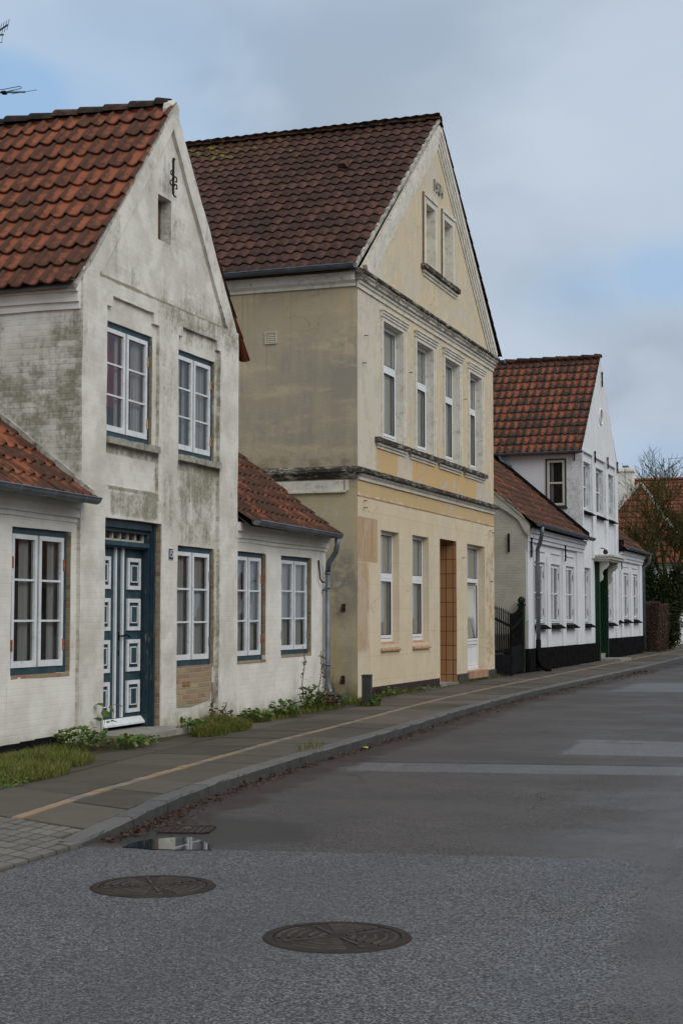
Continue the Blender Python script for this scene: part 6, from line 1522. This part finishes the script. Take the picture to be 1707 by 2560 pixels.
for i in range(9500):
    f = rr.randrange(5); x = rr.uniform(-9.15, -8.05); y = rr.uniform(58.3, 61.0); z = rr.uniform(.15, 2.02)
    if f == 0: x = -8.05-abs(rr.gauss(0, .07))
    elif f in (1, 2): y = 58.3+abs(rr.gauss(0, .09))
    elif f == 3: z = 2.02-abs(rr.gauss(0, .08))
    p = Vector((x, y, z)); p += noise.noise_vector(p*1.6)*.10
    if z < .7 and rr.random() < .5: continue
    L = rr.uniform(.04, .10); leaf_poly(mb, p, (rr.uniform(-1, 1), rr.uniform(-1, 1), rr.uniform(-.8, .6)), (rr.uniform(-1, 1), rr.uniform(-1, 1), rr.uniform(-1, 1)), L, L*.55, False, rr, (rr.random(), rr.random(), 0))
mb.build('foliage', 'hedge_leaf', he)
mb = MB()
for i in range(260):
    x, y = rr.uniform(-9.1, -8.1), rr.uniform(58.4, 60.9); p = Vector((x, y, .1)); pts = [p]
    for k in range(4): p = p+Vector((rr.uniform(-.10, .10), rr.uniform(-.12, .12), rr.uniform(.38, .54))); pts.append(p)
    mb.tube(pts, [.014, .011, .008, .006, .003], 4)
mb.build('twigs', 'twig_bark', he)
tr = thing('bare_tree', 'bare winter tree with mossy spreading branches in front of the far house', 'tree', (-8.45, 63.6, .2))
trunk = MB(); twig = MB(); rr = random.Random(77)
def branch(p, d, L, r, depth):
    n = 6 if depth < 3 else 4; pts = [p]; rs = [r]; q = Vector(p); dv = Vector(d).normalized()
    for i in range(n):
        dv = (dv + Vector((rr.uniform(-.20, .20), rr.uniform(-.20, .20), rr.uniform(-.10, .20)))).normalized(); q = q+dv*L/n; pts.append(q); rs.append(max(.007, r*(1-.60*(i+1)/n)))
    (trunk if depth < 2 else twig).tube(pts, rs, 8 if depth < 2 else (5 if depth < 4 else 3), cap=depth < 2)
    if depth >= 5: return
    for i in range({1: 6, 2: 6, 3: 5, 4: 4}[depth]):
        f = rr.uniform(.25, 1.0); idx = min(n, max(1, int(round(f*n)))); t = (pts[idx]-pts[idx-1]).normalized()
        a = rr.uniform(0, 6.283); side = Vector((math.cos(a), math.sin(a)*.8, rr.uniform(-.25, .45)))
        branch(pts[idx], t+side*rr.uniform(.55, 1.15), L*rr.uniform(.48, .72), max(.009, rs[idx]*rr.uniform(.5, .72)), depth+1)
trunk.tube([(-8.45, 63.6, .1), (-8.47, 63.6, 1.2), (-8.43, 63.6, 2.1), (-8.43, 63.6, 2.75)], [.20, .16, .15, .16], 9)
for (dx, dz, L, r_) in ((-1.25, .62, 2.3, .075), (-.95, 1.0, 2.5, .08), (-.45, 1.25, 2.7, .10), (.10, 1.3, 2.8, .11), (.55, 1.15, 2.5, .09), (1.1, .85, 2.3, .08), (-1.5, .30, 2.0, .06)): branch(Vector((-8.43, 63.6, 2.6)), Vector((dx, rr.uniform(-.4, .4), dz)), L, r_, 1)
trunk.build('trunk', 'mossy_bark', tr, True); twig.build('branches', 'mossy_bark', tr)
# ---------------------------------------------------------------- each piece of a part that stands apart from the others becomes a part of its own
import numpy as np
WHOLE = ('foliage', 'leaves', 'stems', 'branches', 'twigs', 'dry_leaves', 'roof', 'roof_far_slope', 'low_roof', 'roof_side', 'hip_roof', 'ridge', 'relief', 'gasket', 'digits', 'year_digits', 'wall', 'bars', 'rim')
def split_pieces(o):
    me = o.data; nv = len(me.vertices)
    par = list(range(nv))
    def fd(a):
        while par[a] != a: par[a] = par[par[a]]; a = par[a]
        return a
    for e in me.edges:
        a, b = fd(e.vertices[0]), fd(e.vertices[1])
        if a != b: par[max(a, b)] = min(a, b)
    root = [fd(i) for i in range(nv)]; ids = sorted(set(root))
    if len(ids) < 2 or len(ids) > 400: return
    co = np.array([v.co[:] for v in me.vertices]); isl = np.array([ids.index(r) for r in root]); k = len(ids)
    lo = np.array([co[isl == i].min(0) for i in range(k)]); hi = np.array([co[isl == i].max(0) for i in range(k)]); size = (hi-lo).max(1)
    gap = np.maximum(0, np.maximum(lo[:, None]-hi[None], lo[None]-hi[:, None])); near = np.sqrt((gap**2).sum(2)) <= np.maximum(.02, .5*np.maximum(size[:, None], size[None]))
    lab = -np.ones(k, int); n = 0
    for i in range(k):
        if lab[i] >= 0: continue
        st_ = [i]; lab[i] = n
        while st_:
            q = st_.pop()
            for j in np.nonzero(near[q] & (lab < 0))[0]: lab[j] = n; st_.append(j)
        n += 1
    if n < 2: return
    pv = lab[isl]; base = o.name.split('.')[0]; faces = [(tuple(p.vertices), p.material_index, p.use_smooth) for p in me.polygons]
    for g in range(n):
        idx = np.nonzero(pv == g)[0]; mp_ = {int(v): i for i, v in enumerate(idx)}; fs = [f for f in faces if f[0][0] in mp_]
        nm = bpy.data.meshes.new(base); nm.from_pydata([tuple(co[i]) for i in idx], [], [tuple(mp_[v] for v in f[0]) for f in fs])
        for m_ in me.materials: nm.materials.append(m_)
        nm.polygons.foreach_set('material_index', [f[1] for f in fs]); nm.polygons.foreach_set('use_smooth', [f[2] for f in fs]); nm.update()
        if g == 0: o.data = nm
        else:
            c = o.copy(); c.data = nm; COL.objects.link(c); c.parent = o.parent
for o in [o for o in sc.objects if o.type == 'MESH' and o.parent and 'kind' not in o]:
    if o.name.split('.')[0] not in WHOLE: split_pieces(o)
for o in sc.objects:
    if '_base' in o: del o['_base']
